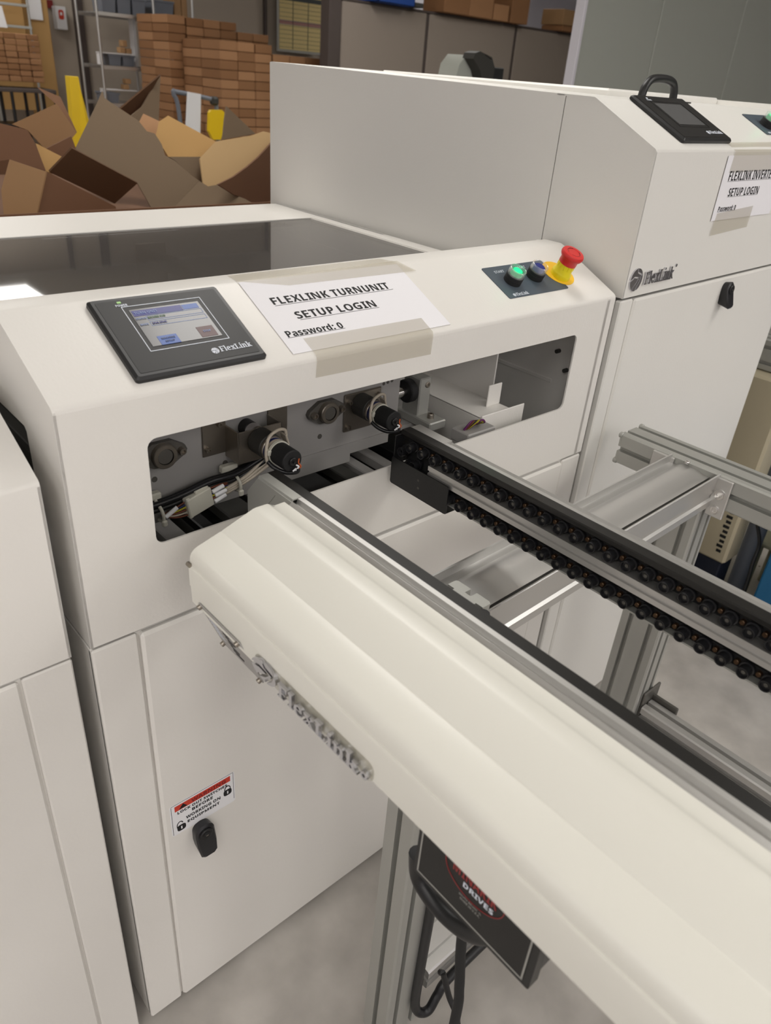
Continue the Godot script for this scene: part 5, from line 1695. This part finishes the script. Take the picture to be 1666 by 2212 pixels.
	for x in [2.40, 3.35]:
		s = st()
		extr(s, slotted(0.06, 0.06, 1, 1), FL, 0.781, Transform3D(Basis(Vector3.RIGHT, Vector3(0, 0, -1), Vector3.UP), Vector3(2.55, 0, x - 3.0)))
		part("leg", s, "alu_dull", t)
	s = st()
	var BT := Transform3D(Basis(), Vector3(2.0, 0, 0.53))
	xf_box(s, BT, Vector3(0.0, FL, -0.40), Vector3(0.5, 0.48, 0.12), 0.006)
	solo("blue_panel", s, "blue", "blue painted equipment panel at the right edge behind the conveyor", "panel")
	for k in [[[Vector3(2.02, 0.36, 0.06), Vector3(2.04, 0.29, 0.08), Vector3(2.02, 0.20, 0.09), Vector3(2.05, FL + 0.01, 0.12), Vector3(2.2, FL + 0.01, 0.3)], 0.006, "thin grey cable hanging down beside the beige cabinet"], [[Vector3(2.05, FL + 0.012, 0.05), Vector3(2.10, 0.05, 0.16), Vector3(1.98, 0.03, 0.22), Vector3(1.90, FL + 0.012, 0.20), Vector3(1.85, FL + 0.012, 0.10), Vector3(1.98, FL + 0.02, 0.02)], 0.011, "thick black cable coiled on the floor under the low stand"], [[Vector3(2.5, 0.30, 0.10), Vector3(2.2, 0.22, 0.16), Vector3(2.06, 0.10, 0.20), Vector3(1.98, 0.05, 0.26), Vector3(1.95, FL + 0.012, 0.34)], 0.010, "black cable sloping down in front of the blue panel"]]:
		s = st()
		tube(s, k[0], k[1], 8, 8)
		solo("cable", s, "black", k[2], "cable")

# ---------- the room ----------
func room() -> void:
	var x0 := -4.0
	var x1 := 12.0
	var z0 := -7.0
	var z1 := 5.0
	var H := 2.75
	var s := st()
	bx(s, Vector3(x0 - 0.2, FL - 0.15, z0 - 0.2), Vector3(x1 + 0.2, FL, z1 + 0.2))
	var f := struct("floor", s, "floor")
	s = st()
	var rng := RandomNumberGenerator.new()
	rng.seed = 9
	for i in 160:
		var c := Vector2(rng.randf_range(0.2, 2.6), rng.randf_range(0.0, 1.5))
		var w := rng.randf_range(0.0012, 0.0055)
		var p := PackedVector2Array()
		for k in 7:
			var a := TAU * k / 7
			p.append(c + Vector2(cos(a) * rng.randf_range(0.6, 1.6), sin(a) * rng.randf_range(0.4, 1.0)) * w)
		extr(s, p, FL, FL + 0.0004, Transform3D(Basis(Vector3.RIGHT, Vector3(0, 0, -1), Vector3.UP), Vector3.ZERO))
	var sp := part("dirt_specks", s, "stain", f)
	sp.set_meta("kind", "stuff")
	s = st()
	bx(s, Vector3(x0 - 0.2, H, z0 - 0.2), Vector3(x1 + 0.2, H + 0.15, z1 + 0.2))
	struct("ceiling", s, "ceiling")
	s = st()
	bx(s, Vector3(x0, FL, z0 - 0.15), Vector3(5.72, H, z0))
	struct("wall_back", s, "taupe_light")
	s = st()
	bx(s, Vector3(5.72, FL, z0 - 0.15), Vector3(x1, H, z0))
	struct("wall_back_right", s, "wall_white")
	s = st()
	bx(s, Vector3(x0 - 0.15, FL, z0), Vector3(x0, H, z1))
	struct("wall_left", s, "wall_white")
	s = st()
	bx(s, Vector3(x1, FL, z0), Vector3(x1 + 0.15, H, z1))
	struct("wall_right", s, "wall_white")
	s = st()
	bx(s, Vector3(x0, FL, z1), Vector3(x1, H, z1 + 0.15))
	struct("wall_front", s, "wall_white")
	var n := 1
	for k in [[2.885, 2.965], [4.855, 4.885], [2.560, 2.600], [5.62, 5.72]]:
		s = st()
		bx(s, Vector3(k[0], FL, z0), Vector3(k[1], H, z0 + 0.04), 0.003)
		struct("trim_%d" % n, s, "post")
		n += 1

func lights() -> void:
	for p in LAMPS:
		lamp_panel(Vector3(p.x, 2.75, p.y))

func lamp_panel(p: Vector3) -> void:
	var t := thing("ceiling_and_fill_light", "flat white ceiling light panel, most of them added unseen to brighten the machines", "light", p + Vector3(0, -0.02, 0), "ceiling light panels")
	var s := st()
	for k in [[-0.31, -0.61, 0.31, -0.59], [-0.31, 0.59, 0.31, 0.61], [-0.31, -0.59, -0.29, 0.59], [0.29, -0.59, 0.31, 0.59]]:
		bx(s, p + Vector3(k[0], -0.02, k[1]), p + Vector3(k[2], 0.0, k[3]), 0.002)
	part("frame", s, "white", t)
	s = st()
	bx(s, p + Vector3(-0.29, -0.012, -0.59), p + Vector3(0.29, -0.004, 0.59))
	part("diffuser", s, "lamp", t)
	var l := AreaLight3D.new()
	l.name = "panel_light"
	l.light_color = Color(1.0, 0.985, 0.965)
	l.light_energy = LAMP
	l.area_size = Vector2(0.58, 1.18)
	l.area_range = 30.0
	l.area_attenuation = 2.0
	l.shadow_enabled = true
	t.add_child(l, true)
	l.global_transform = Transform3D(Basis(Vector3.RIGHT, -PI / 2), p + Vector3(0, -0.022, 0))

const LAMPS := [Vector2(1.67, -5.9), Vector2(7.0, -5.6), Vector2(-2.2, -2.8), Vector2(5.2, -2.6), Vector2(-1.3, 1.3), Vector2(2.2, 1.3), Vector2(-2.6, 3.0), Vector2(-0.4, 3.0), Vector2(1.8, 3.0), Vector2(4.2, 3.0), Vector2(0.6, 4.3), Vector2(-1.6, 4.3), Vector2(2.8, 4.3), Vector2(1.1, -0.9), Vector2(-2.8, 0.2), Vector2(3.4, -3.4), Vector2(0.6, -3.4)]  # one panel mirrors in the lid; most are unseen, added for brightness
const LAMP := 1.15

func _ready() -> void:
	var cam := Camera3D.new()
	cam.name = "camera"
	cam.fov = 68.954
	cam.near = 0.02
	cam.far = 60.0
	var ca := CameraAttributesPhysical.new()
	ca.frustum_focal_length = 17.475
	ca.exposure_aperture = 4.6
	ca.frustum_focus_distance = 1.15
	ca.frustum_near = 0.02
	ca.frustum_far = 60.0
	add_child(cam)
	cam.transform = Transform3D(Basis(Vector3(0.748781, 0.072668, 0.658822), Vector3(0.288164, 0.85943, -0.422305), Vector3(-0.596899, 0.506063, 0.622585)), Vector3(-0.2236, 1.4871, 0.7257))
	cam.attributes = ca
	cam.current = true
	var we := WorldEnvironment.new()
	we.name = "environment"
	var e := Environment.new()
	e.background_mode = Environment.BG_COLOR
	e.background_color = Color(0.05, 0.05, 0.05)
	e.tonemap_mode = Environment.TONE_MAPPER_LINEAR
	e.tonemap_exposure = 1.12
	e.sdfgi_enabled = true
	e.ssao_enabled = true
	e.ssil_enabled = true
	we.environment = e
	add_child(we)
	materials()
	var n := Vector3(0.0317, 0, 1).normalized()
	TB = Transform3D(Basis(Vector3(1, 0, -0.0317).normalized(), Vector3.UP, n), Vector3(1.02, 0, 0.0015))
	lights()
	room()
	turn_unit()
	inverter()
	left_machine()
	conveyor()
	signs()
	back_things()
	shelving()
	stacks()
	cardboard_pile()

func signs() -> void:
	var H := slope_T(Vector3(0, 1.173, 0), Vector3(0, 0.0645, -0.138))
	# strip of tape from crest over the sheet, and one that folds over the front bend
	var g := func(x: float, y: float, z := 0.0016) -> Vector3: return at(H, x, y, z).origin
	paper_sign(at(H, 0.4400, 0.0795, 0.0), 0.279, 0.1395, "white taped paper sign on the turn unit hood that reads turnunit setup login", [["FLEXLINK TURNUNIT", -0.0125, 0.0265, 0.203, 0.0135, 700, 0.002, 0.0022, 0.206], ["SETUP LOGIN", -0.0275, -0.0050, 0.136, 0.0135, 700, 0.002, 0.0022, 0.136], ["Password: 0", -0.0840, -0.0350, 0.090, 0.0120, 700, 0.0, 0.0008, 0.092]],
		[[g.call(0.370, 0.132), g.call(0.605, 0.128), g.call(0.585, 0.1555), g.call(0.300, 0.1515)], [g.call(0.300, 0.1515), g.call(0.585, 0.1525), Vector3(0.575, 1.2383, -0.170), Vector3(0.305, 1.2383, -0.170)], [g.call(0.329, 0.002), g.call(0.536, 0.001), g.call(0.537, 0.031), g.call(0.329, 0.033)], [Vector3(0.328, 1.1455, 0.0008), Vector3(0.535, 1.1420, 0.0008), Vector3(0.536, 1.1680, 0.0014), Vector3(0.329, 1.1680, 0.0014)], [Vector3(0.329, 1.1680, 0.0014), Vector3(0.536, 1.1680, 0.0014), g.call(0.536, 0.001), g.call(0.329, 0.002)]], -0.006)
	var b := func(x: float, y: float, z := 0.0022) -> Vector3: return TB * Vector3(x, y, z)
	var HB := TB * slope_T(Vector3(0, 1.411, 0), Vector3(0, 0.0677, -0.1374))
	paper_sign(at(TB, 0.4115, 1.3420, 0.0008), 0.279, 0.1170, "white taped paper sign on the inverter front that reads inverter setup login", [["FLEXLINK INVERTER", -0.0075, 0.0225, 0.214, 0.0175, 700, 0.0, 0.0012, 0.216], ["SETUP LOGIN", -0.0265, -0.0075, 0.140, 0.0150, 700, 0.0, 0.0010, 0.142], ["Password: 0", -0.0830, -0.0370, 0.078, 0.0100, 700, 0.0, 0.0006, 0.080]],
		[[b.call(0.292, 1.370), b.call(0.545, 1.372), b.call(0.548, 1.4085), b.call(0.295, 1.4085)], [b.call(0.295, 1.4085, 0.0012), b.call(0.548, 1.4085, 0.0012), at(HB, 0.54, 0.024, 0.001).origin, at(HB, 0.29, 0.020, 0.001).origin], [b.call(0.283, 1.255), b.call(0.452, 1.262), b.call(0.452, 1.304), b.call(0.290, 1.297)]], 0.0)
